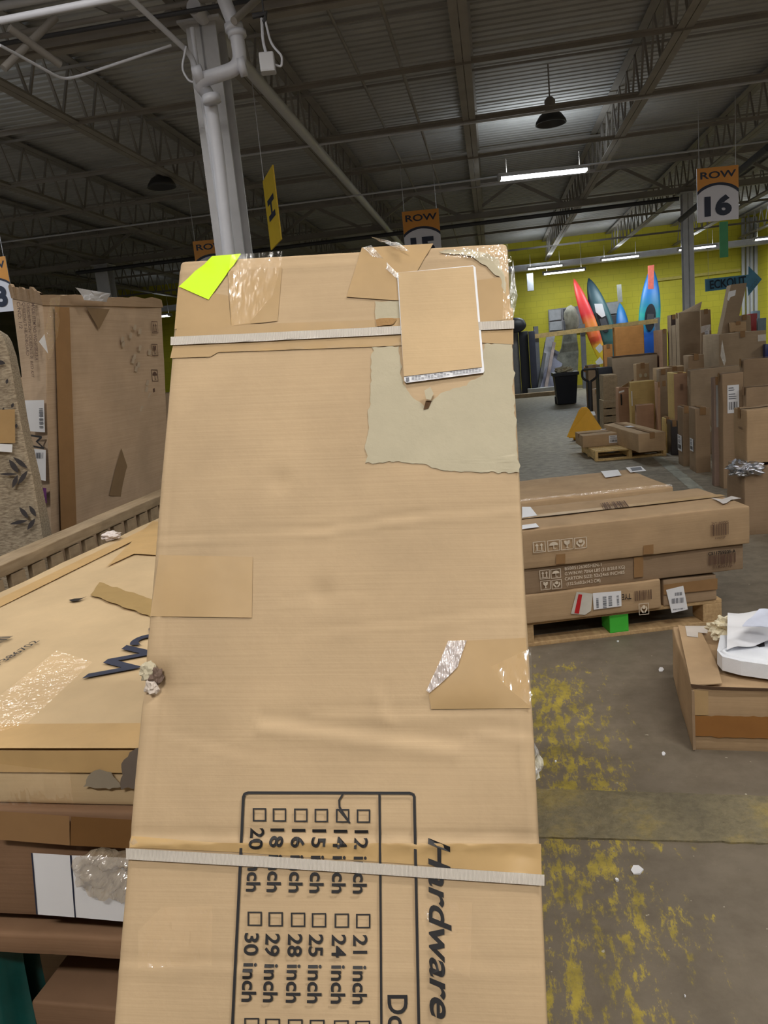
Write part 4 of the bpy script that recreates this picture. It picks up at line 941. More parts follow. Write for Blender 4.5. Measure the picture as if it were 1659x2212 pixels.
obj('inner_board', prism([R.inverted() @ onp(x, y, A-nn*.004, nn) for x, y in ((1493, 1490), (1499, 1490), (1502, 1616), (1496, 1617))], (0, -.012, 0)), KDARK, ob)
ft = zt+.075
fo = [onz(x, y, ft) for x, y in ((1556, 1372), (1720, 1372), (1720, 1445), (1659, 1436), (1600, 1428), (1560, 1418), (1549, 1405))]
fe = empty('foam_packing', fo[0]-Vector((0, 0, ft-zt-.02)), 0, 'white foam packing piece lying on the floor carton at right', 'foam packing')
hole = [onz(x, y, ft+.001) for x, y in ((1600, 1384), (1650, 1380), (1652, 1396), (1640, 1398), (1628, 1391), (1602, 1390))]
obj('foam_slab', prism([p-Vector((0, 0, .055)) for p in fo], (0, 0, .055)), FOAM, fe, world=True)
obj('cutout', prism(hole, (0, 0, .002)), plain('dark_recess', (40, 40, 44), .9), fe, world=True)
rim = M().tube([p+Vector((0, 0, -.004)) for p in [onz(x, y, ft) for x, y in ((1600, 1392), (1578, 1398), (1562, 1408), (1575, 1416), (1620, 1424), (1700, 1434))]], .012, 8); obj('raised_rim', rim.vf, FOAM, fe, smooth=True, world=True)
def sheet(name, pts, z, mat, label, cat, amp=.015, seed=1, lift=0):
    q = [onz(x, y, z+dz) for x, y, dz in pts]; v, f = surf(None, q, 12, 12); v = [p+Vector((0, 0, amp*noise.noise(p*12+Vector((seed, 0, 0))))) for p in v]
    mm = M().add((v, f)); mm.add(([p-Vector((0, 0, .0015)) for p in v], f)); o = obj(name, mm.vf, mat, smooth=True); return setp(o, label, cat)
sheet('foam_sheet', [(1570, 1400, .0), (1700, 1378, .0), (1700, 1318, .03), (1572, 1322, .03)], ft+.02, WHITE, 'white sheet leaning over the foam packing at right', 'packing sheet', .02, 1)
sheet('foam_sheet', [(1603, 1352, .02), (1700, 1362, .02), (1700, 1312, .05), (1640, 1318, .05)], ft+.07, plain('bluish_white_sheet', (205, 210, 228), .5), 'bluish white folded sheet, topmost on the foam at right', 'packing sheet', .02, 5)
p_ = onz(1568, 1362, zt+.05); o = obj('crumpled_paper', crumple((p_.x, p_.y, zt+.06), .05, .045, .04, 6, .9, 4), plain('cream_tissue', (226, 216, 188), .6, 0, .05, 20), smooth=False); setp(o, 'crumpled cream tissue paper beside the foam on the floor carton', 'crumpled paper')
# floor litter
lit = [(1374, 1881, 26, 'torn white paper scrap on the near floor left of the scratch'), (1333, 1903, 8, 'tiny white chip near the torn paper scrap'), (1428, 1447, 13, 'square grey-white scrap on the floor left of the foam carton'), (1434, 1630, 8, 'small white fleck below the foam carton corner'), (1200, 1646, 5, 'tiny white fleck beside the foreground carton edge'), (1480, 2154, 4, 'small pale chip near the bottom of the floor'), (1335, 1386, 5, 'small light fleck on the floor in front of the pallet')]
for i, (x, y, s_, lab) in enumerate(lit):
    c = onz(x, y, .002); q = [onz(x+s_*math.cos(a_)*.55*(.7+.5*random.random()), y+s_*math.sin(a_)*.4, .0) for a_ in [k*math.pi/3 for k in range(6)]]
    q = [Vector((p.x, p.y, .001)) for p in q]; v, f = prism(q, (0, 0, .0015)); v = [p+Vector((0, 0, .006*random.random())) if p.z > .002 else p for p in v]
    setp(obj('paper_scrap', (v, f), WHITE), lab, 'litter', 'scraps on the floor')
# ------------------------------------------------------------------ left background
def hexbox(name, C, mat, n=24, amp=.006, seed=1, r=.012, parent=None):
    """C: 8 corners, bottom (x0y0,x1y0,x1y1,x0y1) then top"""
    v, f = rbox(1, 1, 1, r, n, 0, 0); out = []
    for p in v:
        b = (C[0].lerp(C[1], p.x)).lerp(C[3].lerp(C[2], p.x), p.y); t = (C[4].lerp(C[5], p.x)).lerp(C[7].lerp(C[6], p.x), p.y); q = b.lerp(t, p.z)
        q = q+noise.noise_vector(q*3+Vector((seed, 0, 0)))*amp*min(1, p.z*8); out.append(q)
    o = obj(name, (out, f), mat, smooth=True, sm_angle=50, loc=C[0], world=True); return o
def pdec(root, name, pts, p0, n, off, mat, rag=0):
    if rag: pts = ragged(pts, 8, rag, 6)
    n = n.normalized(); n = n if n.dot(CAM-p0) > 0 else -n; q = [onp(x, y, p0+n*off, n) for x, y in pts]
    a = n.orthogonal().normalized(); b = n.cross(a); return obj(name, (q, poly2d([(p.dot(a), p.dot(b)) for p in q])), mat, root, world=True)
def ptext(root, s, a, b, c, p0, n, off, mat, bold=.01):
    n = n.normalized(); n = n if n.dot(CAM-p0) > 0 else -n; O, X, Y = [onp(*t_, p0+n*off, n) for t_ in (a, b, c)]
    return obj('lettering', text_mesh(s, O, X-O, Y-O, bold), mat, root, world=True)
def pbars(root, a, b, c, p0, n, off, mat, seed=3, k=24):
    n = n.normalized(); n = n if n.dot(CAM-p0) > 0 else -n; O, X, Y = [onp(*t_, p0+n*off, n) for t_ in (a, b, c)]
    return obj('barcode', bars(O, X-O, Y-O, k, seed), mat, root, world=True)
def down(t, b):
    d = (b-t); k = t.z/(-d.z); return t+d*k
Ct, Rt_, Lt = atd(93, 648, 3.1), atd(349, 655, 4.0), atd(25, 634, 3.35)
Cb, Rb_, Lb = down(Ct, atd(112, 1150, 3.1)), down(Rt_, atd(368, 1150, 4.0)), down(Lt, atd(88, 1150, 3.3))
Bt, Bb = Lt+Rt_-Ct, Lb+Rb_-Cb
TC = hexbox('cardboard_box', [Cb, Rb_, Bb, Lb, Ct, Rt_, Bt, Lt], card('dull_brown_cardboard', (196, 170, 142)), 26, .010, 4)
setp(TC, 'tall battered carton leaning at the left, labels and purple sticker on its narrow side', 'cardboard box')
nL = (Lt-Ct).cross(Cb-Ct); nR = (Rt_-Ct).cross(Cb-Ct); pc = (Ct+Cb)/2
pdec(TC, 'label', [(53, 865), (95, 864), (97, 934), (57, 931)], Ct, nL, .014, WHITE); pbars(TC, (85, 925), (84, 880), (93, 925), Ct, nL, .016, GREYINK)
pdec(TC, 'label', [(59, 968), (99, 972), (99, 1039), (62, 1032)], Ct, nL, .014, WHITE); pbars(TC, (64, 990), (93, 990), (64, 978), Ct, nL, .016, GREYINK, 7)
o = pdec(TC, 'purple_sticker', [(72, 1053), (100, 1054), (101, 1087), (77, 1084)], Ct, nL, .014, plain('purple_print', (104, 34, 112), .5)); pdec(TC, 'white_band', [(75, 1072), (97, 1075), (97, 1081), (76, 1079)], Ct, nL, .016, WHITE)
for s, a, b, c in (('MADE: ITEM NO: WD-5108-63-A', (68, 655), (76, 778), (75, 655)), ('DESCRIPTION: QUEEN(5-0) BED KIT', (58, 655), (68, 815), (64, 655)), ('CHESTNUT HEADBOARD', (48, 653), (57, 768), (54, 653)), ('C/NO: 1/2', (36, 652), (42, 710), (43, 652))):
    ptext(TC, s, a, b, c, Ct, nL, .014, INKB)
ptext(TC, 'M', (64, 938), (70, 966), (90, 942), Ct, nL, .014, INK, .0)
for i, y in enumerate((706, 755, 810)):
    P_ = [(327, y-12), (340, y-12), (342, y+14), (329, y+14)]
    n_ = nR.normalized(); n_ = n_ if n_.dot(CAM-Ct) > 0 else -n_; O, X, Y = [onp(*t_, Ct+n_*.014, n_) for t_ in (P_[3], P_[2], P_[0])]
    obj('handling_mark', icon_mesh(['up', 'glass', 'rain'][i], O, X-O, Y-O), INKB, TC, world=True)
for k in range(4): pdec(TC, 'print_mark', [(330+(k % 2)*9, 840+k*9), (334+(k % 2)*9, 838+k*9), (335+(k % 2)*9, 846+k*9), (331+(k % 2)*9, 848+k*9)], Ct, nR, .014, INKB)
ptext(TC, 'WD-MADE', (338, 925), (338, 885), (345, 925), Ct, nR, .014, INKB); ptext(TC, 'CARB', (330, 920), (329, 893), (335, 920), Ct, nR, .014, INKB)
pdec(TC, 'tape_strip', [(118, 662), (150, 664), (166, 1150), (132, 1150)], Ct, nR, .013, TAPED)
pdec(TC, 'tape_strip', [(186, 664), (237, 668), (214, 712)], Ct, nR, .013, tape_m('dull_tape', (136, 112, 84)))
pdec(TC, 'tape_strip', [(262, 968), (286, 1040), (280, 1075), (236, 1070), (250, 1010)], Ct, nR, .013, tape_m('dull_tape', (136, 112, 84)))
pdec(TC, 'clear_tape', [(108, 645), (130, 640), (128, 700), (112, 770), (104, 780), (98, 720)], Ct, nR, .02, film('shiny_tape', (1, 1, 1), .22, .08, 50), 2)
pdec(TC, 'torn_tape', [(84, 738), (96, 722), (104, 764)], Ct, nR, .022, WHITE)
for k in range(16):
    x, y = (300+random.gauss(-8, 12), 700+k*9) if k < 11 else (318+random.gauss(-5, 7), 820+(k-11)*14)
    pdec(TC, 'scuff', [(x, y), (x+5, y+2), (x+3, y+13), (x-3, y+12)], Ct, nR, .0135, plain('pale_scuff', (176, 158, 136), .8), 1)
# ragged top flaps of the tall carton
def flapstrip(a, b, dz, seed, amp=.02):
    V = []; n = 26
    for i in range(n):
        t = i/(n-1); p = a.lerp(b, t); h = dz*(.5+.6*abs(noise.noise(Vector((t*6, seed, 0))))); o_ = noise.noise(Vector((t*9, seed, 5)))*amp
        V += [p+Vector((0, -.012, -.02)), p+Vector((0, -.02+o_, h)), p+Vector((0, .01+o_, h)), p+Vector((0, .02, -.02))]
    f = [];
    for i in range(n-1):
        for j in range(4): f.append((i*4+j, i*4+(j+1) % 4, (i+1)*4+(j+1) % 4, (i+1)*4+j))
    return V, f
obj('torn_flap', flapstrip(Ct, Rt_, .035, 2), KDARK, TC, world=True); obj('torn_flap', flapstrip(Lt, Ct, .05, 5, .03), KDARK, TC, world=True)
a_, b_ = atd(180, 622, 3.25), atd(245, 646, 3.5)
o = setp(obj('plastic_scrap', ([p+Vector((0, -.03-.03*random.random(), 0)) for p in surf(None, [atd(190, 650, 3.3), atd(238, 654, 3.5), atd(246, 636, 3.5), atd(174, 624, 3.25)], 9, 5)[0]], grid_faces(9, 5)), plain('white_foam_sheet', (200, 200, 205), .5)), 'torn white foam sheet draped over the top of the tall battered carton', 'packing sheet')
# upright slatted pallet
r_ = ray(0, 1222); rb = RB.inverted() @ r_; sP = -1.42; tt_ = sP/rb.x; zP = 1.5+tt_*rb.z; v0p = tt_*rb.y-.5
e = empty('wooden_pallet', B(sP, v0p, 0), -BY, 'slatted wooden pallet standing on its side between the pale carton and tall carton', 'pallet')
PL = 2.3
obj('rail', rbox(.085, PL, .035, .003, 30, .002, 4), WOODG, e); e.children[-1].location = (-.085, 0, zP-.035)
obj('rail', rbox(.04, PL, .09, .003, 20, .002, 5), WOODG, e); LAST(e).location = (-.065, 0, zP-.6)
obj('rail', rbox(.085, PL, .04, .003, 20, .002, 6), WOODG, e); LAST(e).location = (-.085, 0, 0)
y = .02; i = 0
while y < PL-.1:
    obj('slat', rbox(.018, .068, zP-.085, .003, 8, .0015, i), WOODG, e); LAST(e).location = (-.022, y, .045); y += .105; i += 1
p = onz(242, 1166, ZW); setp(obj('crumpled_wrapper', crumple((p.x, p.y, ZW+.014), .026, .03, .012, 3, .6, 3), plain('pinkish_white_wrapper', (222, 210, 205), .5)), 'small crumpled pinkish white wrapper on the far edge of the pale carton', 'litter')
# leaf-patterned upholstered panel
a, b = atd(2, 705, 2.62), atd(87, 1136, 2.62); bb = down(a, b); lft = Vector((-.62, -.08, 0)); dp = Vector((-.04, .16, 0))
def fabric():
    t = NT('beige_woven_fabric'); v = t.coords((60, 60, 220)); n = t.noise(v, 1, 3); t.link(t.ramp(n, [(.35, lin((128, 114, 96))), (.65, lin((176, 162, 140)))]), t.b.inputs['Base Color']); t.b.inputs['Roughness'].default_value = .95; t.bump(n, .4, .003); return t.m
FB = hexbox('upholstered_panel', [bb+lft, bb, bb+dp, bb+lft+dp, a+lft, a, a+dp, a+lft+dp], fabric(), 20, .012, 9, .05)
setp(FB, 'beige upholstered panel with dark leaf pattern at the left edge', 'upholstered panel')
nF = (a-bb).cross(lft); LEAF = plain('dark_leaf_print', (62, 58, 60), .9)
def leaf(x, y, ang, L, wd):
    pts = []
    for k in range(9): t = k/8; pts.append((x+math.cos(ang)*L*t-math.sin(ang)*wd*math.sin(math.pi*t), y+math.sin(ang)*L*t+math.cos(ang)*wd*math.sin(math.pi*t)))
    for k in range(7, 0, -1): t = k/8; pts.append((x+math.cos(ang)*L*t+math.sin(ang)*wd*math.sin(math.pi*t), y+math.sin(ang)*L*t-math.cos(ang)*wd*math.sin(math.pi*t)))
    pdec(FB, 'leaf_print', pts, a, nF, .02, LEAF)
for (x, y, ang, L, wd) in [(60, 1012, math.radians(-142), 40, 5), (40, 1022, math.radians(-125), 36, 6), (38, 1024, math.radians(180), 40, 3), (60, 1016, math.radians(125), 38, 5), (38, 1026, math.radians(112), 30, 5), (78, 1116, math.radians(-122), 28, 5), (62, 1120, math.radians(-130), 32, 5), (60, 1124, math.radians(168), 40, 4), (76, 1120, math.radians(125), 30, 5), (12, 785, math.radians(190), 22, 5), (16, 818, math.radians(100), 12, 3), (8, 880, math.radians(100), 14, 3), (29, 870, math.radians(110), 12, 3), (36, 915, math.radians(100), 10, 3)]: leaf(x, y, ang, L, wd)
pdec(FB, 'brown_tape', [(-20, 886), (32, 884), (33, 957), (-20, 957)], a, nF, .022, TAPE); pdec(FB, 'white_tag', [(-20, 958), (27, 960), (26, 977), (-20, 974)], a, nF, .022, WHITE)
carton('dark carton in the gap behind the patterned panel', 2, 40, 745, d=5.2, D=.5, mat=KDARK, zt=1.62)
carton('brown carton far back, between the tall battered carton and the foreground carton', 330, 420, 852, d=11, D=.8, mat=KDARK)
# ------------------------------------------------------------------ cartons of the right background
C = carton
o = C('lowest carton at the right edge, silver film crumpled on its top corner', 1609, 1760, 1012, yb=1156, xs=1571, mat=KDARK, amp=.012)
low = o; zl_ = dims[o.name][2]
p = facep(o, 'top', .0, .3, .02); obj('silver_film', crumple((.02, .05, zl_-.01), .11, .10, .05, 8, .55, 4), plain('silver_wrap', (190, 192, 198), .12, .9, .1, 30, .8), o)
o = C('kraft carton stacked on the lowest carton at the right edge', 1613, 1760, 886, d=ROOTM[low.name].translation.y+.03, xs=1585, mat=KRAFT, z0=zl_+.03, amp=.008)
words(o, 'left', 'FRAGILE', .45, .62, .75, .66, INKB)
o = C('tall narrow carton with white packing list by the right stack', 1560, 1607, 808, d=7.15, D=.16, mat=KDARK, amp=.008); sticker(o, 'front', .22, .66, .76, .90, seed=5)
o = C('tall thin carton left of the packing list carton', 1541, 1560, 816, d=7.3, xs=1535, mat=card('purplish_cardboard', (150, 126, 112)), amp=.006)
patch(o, 'front', [(.25, .55), (.8, .55), (.8, .93), (.25, .93)], plain('pale_film', (160, 160, 158), .3), 'film_patch')
o = C('upright carton with pale narrow side, beside the tall thin carton', 1502, 1534, 883, yb=1022, xs=1487, mat=KDARK); sticker(o, 'left', .25, .32, .75, .52, e=.01)
o = C('upright dark carton with white label strip on its narrow side', 1474, 1492, 880, yb=1008, xs=1463, mat=KDARK); sticker(o, 'left', .1, .25, .9, .52, e=.01, seed=8)
o = C('short wrapped carton with black film side', 1449, 1464, 910, yb=984, xs=1440, mat=plain('dark_wrapped_board', (64, 60, 62), .3))
o = C('short carton with pale yellow side in front of the yellow slab carton', 1436, 1448, 903, yb=979, xs=1429, mat=KYEL)
o = C('brown carton behind the upper right stack', 1612, 1760, 838, d=7.0, xs=1604, mat=KDARK, amp=.008)
# second row
o = C('open slumped dark carton under the wide taped carton', 1490, 1608, 800, d=9.3, xs=1483, mat=KGREY, amp=.016)
patch(o, 'front', [(.08, .55), (.12, .6), (.4, .3), (.36, .26)], TORN, 'scuff')
o = C('slab carton with bright yellow narrow side', 1455, 1484, 806, d=9.6, xs=1441, mat=KYEL, amp=.005)
W_, D_, H_ = dims[o.name]; patch(o, 'front', [(0, 0), (1, 0), (1, .99), (0, .99)], KPINK, 'brown_face', .007); code(o, 'front', .45, .78, .7, .86, INKB, .009)
o = C('dark open carton standing on the right pile', 1606, 1760, 778, d=8.6, xs=1598, mat=KDARK, z0=0, amp=.014)
# third row
o = C('wide taped carton under the leaning tall carton', 1553, 1655, 722, d=10.4, xs=1518, mat=KGREY, amp=.012); big = o
patch(o, 'front', [(.02, .8), (.1, .7), (.14, .75), (.06, .95)], film('tape_glint', (1, 1, 1), .5, .1, 30), 'film_patch', .014); patch(o, 'front', [(.82, .9), (.99, .9), (.99, .96), (.82, .96)], film('tape_glint', (1, 1, 1), .5, .1, 30), 'film_patch', .014)
zb_ = dims[big.name][2]
# leaning tall carton
def lean_box(label, pts_b, pts_t, d, D, mat, **k):
    (bx0, by0), (bx1, by1) = pts_b; (tx0, ty0), (tx1, ty1) = pts_t
    q = [atd(bx0, by0, d), atd(bx1, by1, d), atd(bx1, by1, d)+Vector((.16*D, D, 0)), atd(bx0, by0, d)+Vector((.16*D, D, 0)), atd(tx0, ty0, d+.1), atd(tx1, ty1, d+.1), atd(tx1, ty1, d+.1)+Vector((.16*D, D, 0)), atd(tx0, ty0, d+.1)+Vector((.16*D, D, 0))]
    o = hexbox('cardboard_box', q, mat, 14, .006, 3, .03); return setp(o, label, 'cardboard box'), q
o, q = lean_box('tall narrow carton leaning to the right in front of the arrow sign', [(1558, 722), (1588, 720)], [(1579, 615), (1614, 611)], 10.75, .2, KGREY)
nq = (q[1]-q[0]).cross(q[4]-q[0]); pdec(o, 'torn_label', [(1574, 630), (1590, 626), (1588, 638), (1578, 642), (1574, 650), (1571, 648)], q[0], nq, .012, WHITE)
zt_ = big.matrix_world.translation.z
for (lab, x0, x1, yt, yb, d, mt) in (('small kraft carton on the wide taped carton, right of the leaning one', 1577, 1612, 697, 718, 10.7, KRAFT), ('small carton behind, highest of the small ones beside the red bin', 1594, 1622, 682, 700, 11.3, KGREY)):
    C(lab, x0, x1, yt, d=d, D=.25, mat=mt, z0=zb_+.005 if d < 11 else .0)
C('red plastic crate at the far right of the pile', 1622, 1636, 678, d=11.6, D=.3, mat=plain('red_plastic', (160, 44, 48), .4), tape=False, name='plastic_crate', cat='crate')
C('grey plastic board standing at the far right of the pile', 1636, 1655, 688, d=11.2, D=.05, mat=plain('bluegrey_plastic', (104, 122, 134), .5), tape=False, name='plastic_board', cat='board')
C('pale blue packet behind the red crate', 1626, 1642, 672, d=12.2, D=.1, mat=plain('pale_blue_packet', (150, 180, 200), .5), tape=False, name='packet', cat='packet')
C('dark blue packet at the right edge of the wide taped carton', 1653, 1664, 744, d=10.2, D=.1, mat=plain('dark_blue_packet', (40, 50, 110), .3), tape=False, name='packet', cat='packet')
o = C('tall open carton with raised flap beside the thin column', 1466, 1512, 676, d=12.2, D=.22, mat=KGREY, amp=.008)
W_, D_, H_ = dims[o.name]; obj('flap', surf(None, [(0, 0, H_), (W_, 0, H_), (W_*1.15, .05, H_+.14), (W_*.3, .05, H_+.03)], 4, 4), KGREY, o)
o = C('tall wrapped carton with small white label, right of the open flap carton', 1513, 1536, 670, d=12.5, D=.25, mat=KDARK, amp=.01); sticker(o, 'front', .35, .74, .8, .82, e=.012)
patch(o, 'front', [(.0, .8), (.9, .82), (.9, .87), (0, .86)], film('tape_glint', (1, 1, 1), .5, .1, 30), 'film_patch', .012)
o = C('low dark crumpled carton at the foot of the open flap carton', 1487, 1520, 768, d=10.6, D=.3, mat=KDARK, amp=.012)
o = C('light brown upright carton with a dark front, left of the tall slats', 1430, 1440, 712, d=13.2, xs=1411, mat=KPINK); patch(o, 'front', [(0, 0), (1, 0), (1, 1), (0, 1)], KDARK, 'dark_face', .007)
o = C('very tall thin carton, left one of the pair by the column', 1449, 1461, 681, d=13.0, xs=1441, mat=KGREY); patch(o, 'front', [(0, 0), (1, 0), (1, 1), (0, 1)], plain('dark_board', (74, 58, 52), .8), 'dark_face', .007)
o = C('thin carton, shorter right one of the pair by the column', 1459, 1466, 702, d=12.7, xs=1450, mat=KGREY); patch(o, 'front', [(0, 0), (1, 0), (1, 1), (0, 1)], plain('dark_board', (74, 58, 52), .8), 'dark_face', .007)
o = C('long flat carton lying across the second row', 1424, 1490, 796, d=11.0, D=.45, mat=KRAFT, amp=.008)
o = C('small square carton on the left end of the second row', 1424, 1441, 799, d=10.8, D=.2, mat=KGREY)
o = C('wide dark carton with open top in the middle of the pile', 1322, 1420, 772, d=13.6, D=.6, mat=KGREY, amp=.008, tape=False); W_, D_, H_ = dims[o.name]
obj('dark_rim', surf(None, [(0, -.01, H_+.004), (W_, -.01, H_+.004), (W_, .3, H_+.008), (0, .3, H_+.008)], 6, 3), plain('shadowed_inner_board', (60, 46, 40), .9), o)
o = C('carton with faint round marks in front of the wide dark carton', 1374, 1402, 787, d=11.8, D=.25, mat=KRAFT, amp=.01); 
for u in (.3, .7): patch(o, 'front', [(u+.12*math.cos(k*math.pi/5), .84+.03*math.sin(k*math.pi/5)) for k in range(10)], TORN, 'round_mark', .012)
o = C('orange carton standing upright under the lumber rail', 1328, 1391, 707, d=14.4, D=.3, mat=KORANGE, amp=.01, r=.02)
o = C('small orange-brown carton left of the large orange one', 1304, 1323, 745, d=14.6, D=.2, mat=KORANGE)
# first rows by the pallet jack
o = C('yellowish carton with worn edges, centre of the nearer rows', 1362, 1414, 826, d=11.2, D=.18, mat=KYEL, amp=.008); sticker(o, 'front', .01, .6, .05, .85, code=False, lines=False, e=.012)
o = C('low reddish carton leaning on the yellowish carton', 1375, 1413, 876, d=10.7, D=.15, mat=KPINK)
o = C('thin upright carton just right of the yellowish carton', 1420, 1426, 826, d=10.5, xs=1413, mat=KPINK)
o = C('thin pale carton between the yellowish carton and the yellow slab', 1428, 1440, 824, d=10.8, xs=1422, mat=KYEL)
o = C('open brown carton behind the upright pallets', 1334, 1362, 838, d=12.2, D=.25, mat=KPINK, amp=.01, tape=False); W_, D_, H_ = dims[o.name]
patch(o, 'front', [(.2, .62), (.3, .62), (.3, .86), (.2, .86)], INK, 'hand_hole', .014); patch(o, 'front', [(.08, .88), (.5, .91), (.5, .95), (.08, .92)], WHITE, 'white_tape', .014)
obj('flap', surf(None, [(0, 0, H_), (W_, 0, H_), (W_*1.2, -.1, H_+.12), (W_*.2, -.12, H_+.02)], 4, 4), KRAFT, o)
o = C('dark brown carton behind the black bin', 1270, 1296, 790, d=16.5, D=.5, mat=KDARK)
o = C('low brown carton beside the upright pallets', 1280, 1298, 842, d=14.3, D=.3, mat=KDARK)
o = C('black plastic tote behind the upright pallets', 1292, 1322, 795, d=13.6, D=.4, mat=BLACKP, tape=False, name='plastic_tote', cat='tote')
# upright pallets
def upallet(label, x0, x1, yt, d, z0, H, xs):
    A = atd(x0, yt, d); Bq = atd(x1, yt, d-.02); W = (Bq-A).length; L = H
    e = empty('wooden_pallet', (A.x, A.y, z0), -BY, label, 'pallet', 'pallets standing on end'); t = .02; D = .5
    for x in (0, W-.09): obj('stringer', rbox(.045, D, L, .002, 4, .001), WOODG, e); LAST(e).location = (x, 0, 0)
    for k in range(4):
        z = (L-.1)*k/3; obj('deck_board', rbox(W+.02, .02, .1, .002, 4, .001), WOODG, e); LAST(e).location = (-.01, -.022, z)
    for k in range(4): obj('deck_board', rbox(W, .02, .1, .002, 4, .001), WOODG, e); LAST(e).location = (0, D+.002, (L-.1)*k/3)
    obj('end_board', rbox(W, D, .02, .002, 4, .001), WOODG, e); LAST(e).location = (0, 0, L+.001)
zh = atd(1306, 866, 12.9).z; zu = atd(1306, 812, 12.9).z
upallet('wooden pallet frame standing on end, lower of the two left of the pile', 1303, 1333, 868, 12.9, 0, zh-.02, 1294)
upallet('wooden pallet frame standing on end, upper of the two left of the pile', 1303, 1331, 812, 12.95, zh+.005, zu-zh-.02, 1294)
# pallet with two cartons
a, b = onz(1286, 997, 0), onz(1440, 984, 0); t = (b-a).normalized(); Rq = Matrix.Translation(a) @ Matrix.Rotation(math.atan2(t.y, t.x), 4, 'Z')
pallet(Rq, (b-a).length, .95, 'small pale wooden pallet under the two cartons by the yellow pallet jack', 7, WOODY, .13, None, True)
yw2 = math.degrees(math.atan2(t.y, t.x))
o = C('low kraft carton with white label on the pale pallet, left one', 1258, 1353, 942, d=a.y+.42, D=.55, mat=KRAFT, z0=.133, yaw=yw2); sticker(o, 'front', .6, .2, .86, .85, e=.009)
sticker(o, 'top', .6, .86, .75, .96, code=False, lines=False, e=.009)
A_ = onz(1379, 978, .133); zt5 = atd(1379, 938, A_.y).z; bk = onz(1349, 912, zt5)
o = C('kraft carton on the right of the pale pallet, set crosswise', 1379, 1438, 938, d=A_.y, D=(bk-A_).length*.98, mat=KRAFT, z0=.133, yaw=yw2+4); sticker(o, 'top', .35, .5, .6, .62, code=False, lines=False, e=.009)
# pallet jack
pj = onz(1238, 950, 0); e = empty('pallet_jack', pj, 0, 'yellow pallet jack with black handle behind the left carton of the pale pallet', 'pallet jack', rot=Matrix.Rotation(math.radians(-22), 4, 'Z'))
X_ = Vector((math.cos(math.radians(-22)), math.sin(math.radians(-22)), 0))
obj('hood', prism([(.02, 0, .09), (.56, .0, .09), (.52, .02, .16), (.34, .06, .46), (.30, .07, .5), (.24, .07, .5), (.2, .06, .46), (.05, .02, .16)], (0, .04, 0)), YELP, e)
obj('front_plate', prism([(-.03, -.25, .06), (.56, -.25, .06), (.56, .02, .09), (.0, .02, .09)], (0, 0, .04)), YELP, e)
for x in (.02, .38): obj('fork', rbox(.16, 1.0, .05, .01, 6, 0), YELP, e); LAST(e).location = (x, -.95, .07)
obj('wheel', M().tube([(.2, .14, .09), (.36, .14, .09)], .09, 16).vf, BLACKP, e, smooth=True, sm_angle=40)
obj('handle', M().tube([(.27, .12, .16), (.27, .16, .5), (.27, .18, .8), (.27, .19, .88)], .035, 10).tube(bend([(.27, .19, .86), (.16, .2, .93), (.16, .2, 1.06), (.38, .2, 1.06), (.38, .2, .93), (.27, .19, .86)], rad=.04), .018, 8).vf, BLACKP, e, smooth=True, sm_angle=40)
obj('label', [(.24, -.012+.0, .36)] and ([(.2, -.0, .36), (.36, -.0, .36), (.34, .03, .42), (.22, .03, .42)], [(0, 1, 2, 3)]), WHITE, e)
# black wheeled bin
cb = onz(1231, 874, 0); hb = atd(1231, 803, cb.y+.2).z; wb_ = (atd(1259, 800, cb.y)-atd(1205, 800, cb.y)).length
e = empty('trash_bin', cb+Vector((0, .35, 0)), -BY, 'black wheeled trash bin with rags on top by the yellow wall', 'trash bin')
def frus(w0, d0, w1, d1, z0, z1): return ([(-w0/2, -d0/2, z0), (w0/2, -d0/2, z0), (w0/2, d0/2, z0), (-w0/2, d0/2, z0), (-w1/2, -d1/2, z1), (w1/2, -d1/2, z1), (w1/2, d1/2, z1), (-w1/2, d1/2, z1)], [(0, 3, 2, 1), (4, 5, 6, 7), (0, 1, 5, 4), (1, 2, 6, 5), (2, 3, 7, 6), (3, 0, 4, 7)])
obj('bin_body', frus(wb_*.72, .5, wb_*.92, .68, .02, hb-.03), BLACKP, e); obj('rim', frus(wb_, .74, wb_, .74, hb-.08, hb), BLACKP, e)
obj('handle', M().tube([(-wb_*.4, .42, hb-.05), (wb_*.4, .42, hb-.05)], .02, 8).vf, BLACKP, e)
for sx in (-1, 1): obj('wheel', M().tube([(sx*wb_*.36-.03, .28, .1), (sx*wb_*.36+.03, .28, .1)], .1, 14).vf, BLACKP, e, smooth=True, sm_angle=40)
c = Vector(atd(1217, 793, cb.y+.3)); setp(obj('crumpled_rag', crumple((c.x, c.y, hb+.05), .16, .12, .08, 4, .8, 3), plain('cream_rag', (206, 196, 170), .8)), 'cream crumpled rag on top of the black bin', 'rag')
e = empty('power_tool_box', onz(1272, 876, 0), -BY, 'orange and black caddy beside the black bin', 'caddy')
obj('body', rbox(.2, .2, .62, .02, 5, .004), BLACKP, e); obj('orange_top', rbox(.24, .2, .1, .02, 5, .004), ORNP, e); LAST(e).location = (-.02, 0, .63)
obj('orange_panel', rbox(.18, .02, .16, .01, 4, 0), ORNP, e); LAST(e).location = (.04, -.022, .42); obj('orange_tip', rbox(.14, .1, .12, .02, 4, 0), ORNP, e); LAST(e).location = (-.06, .05, .78)
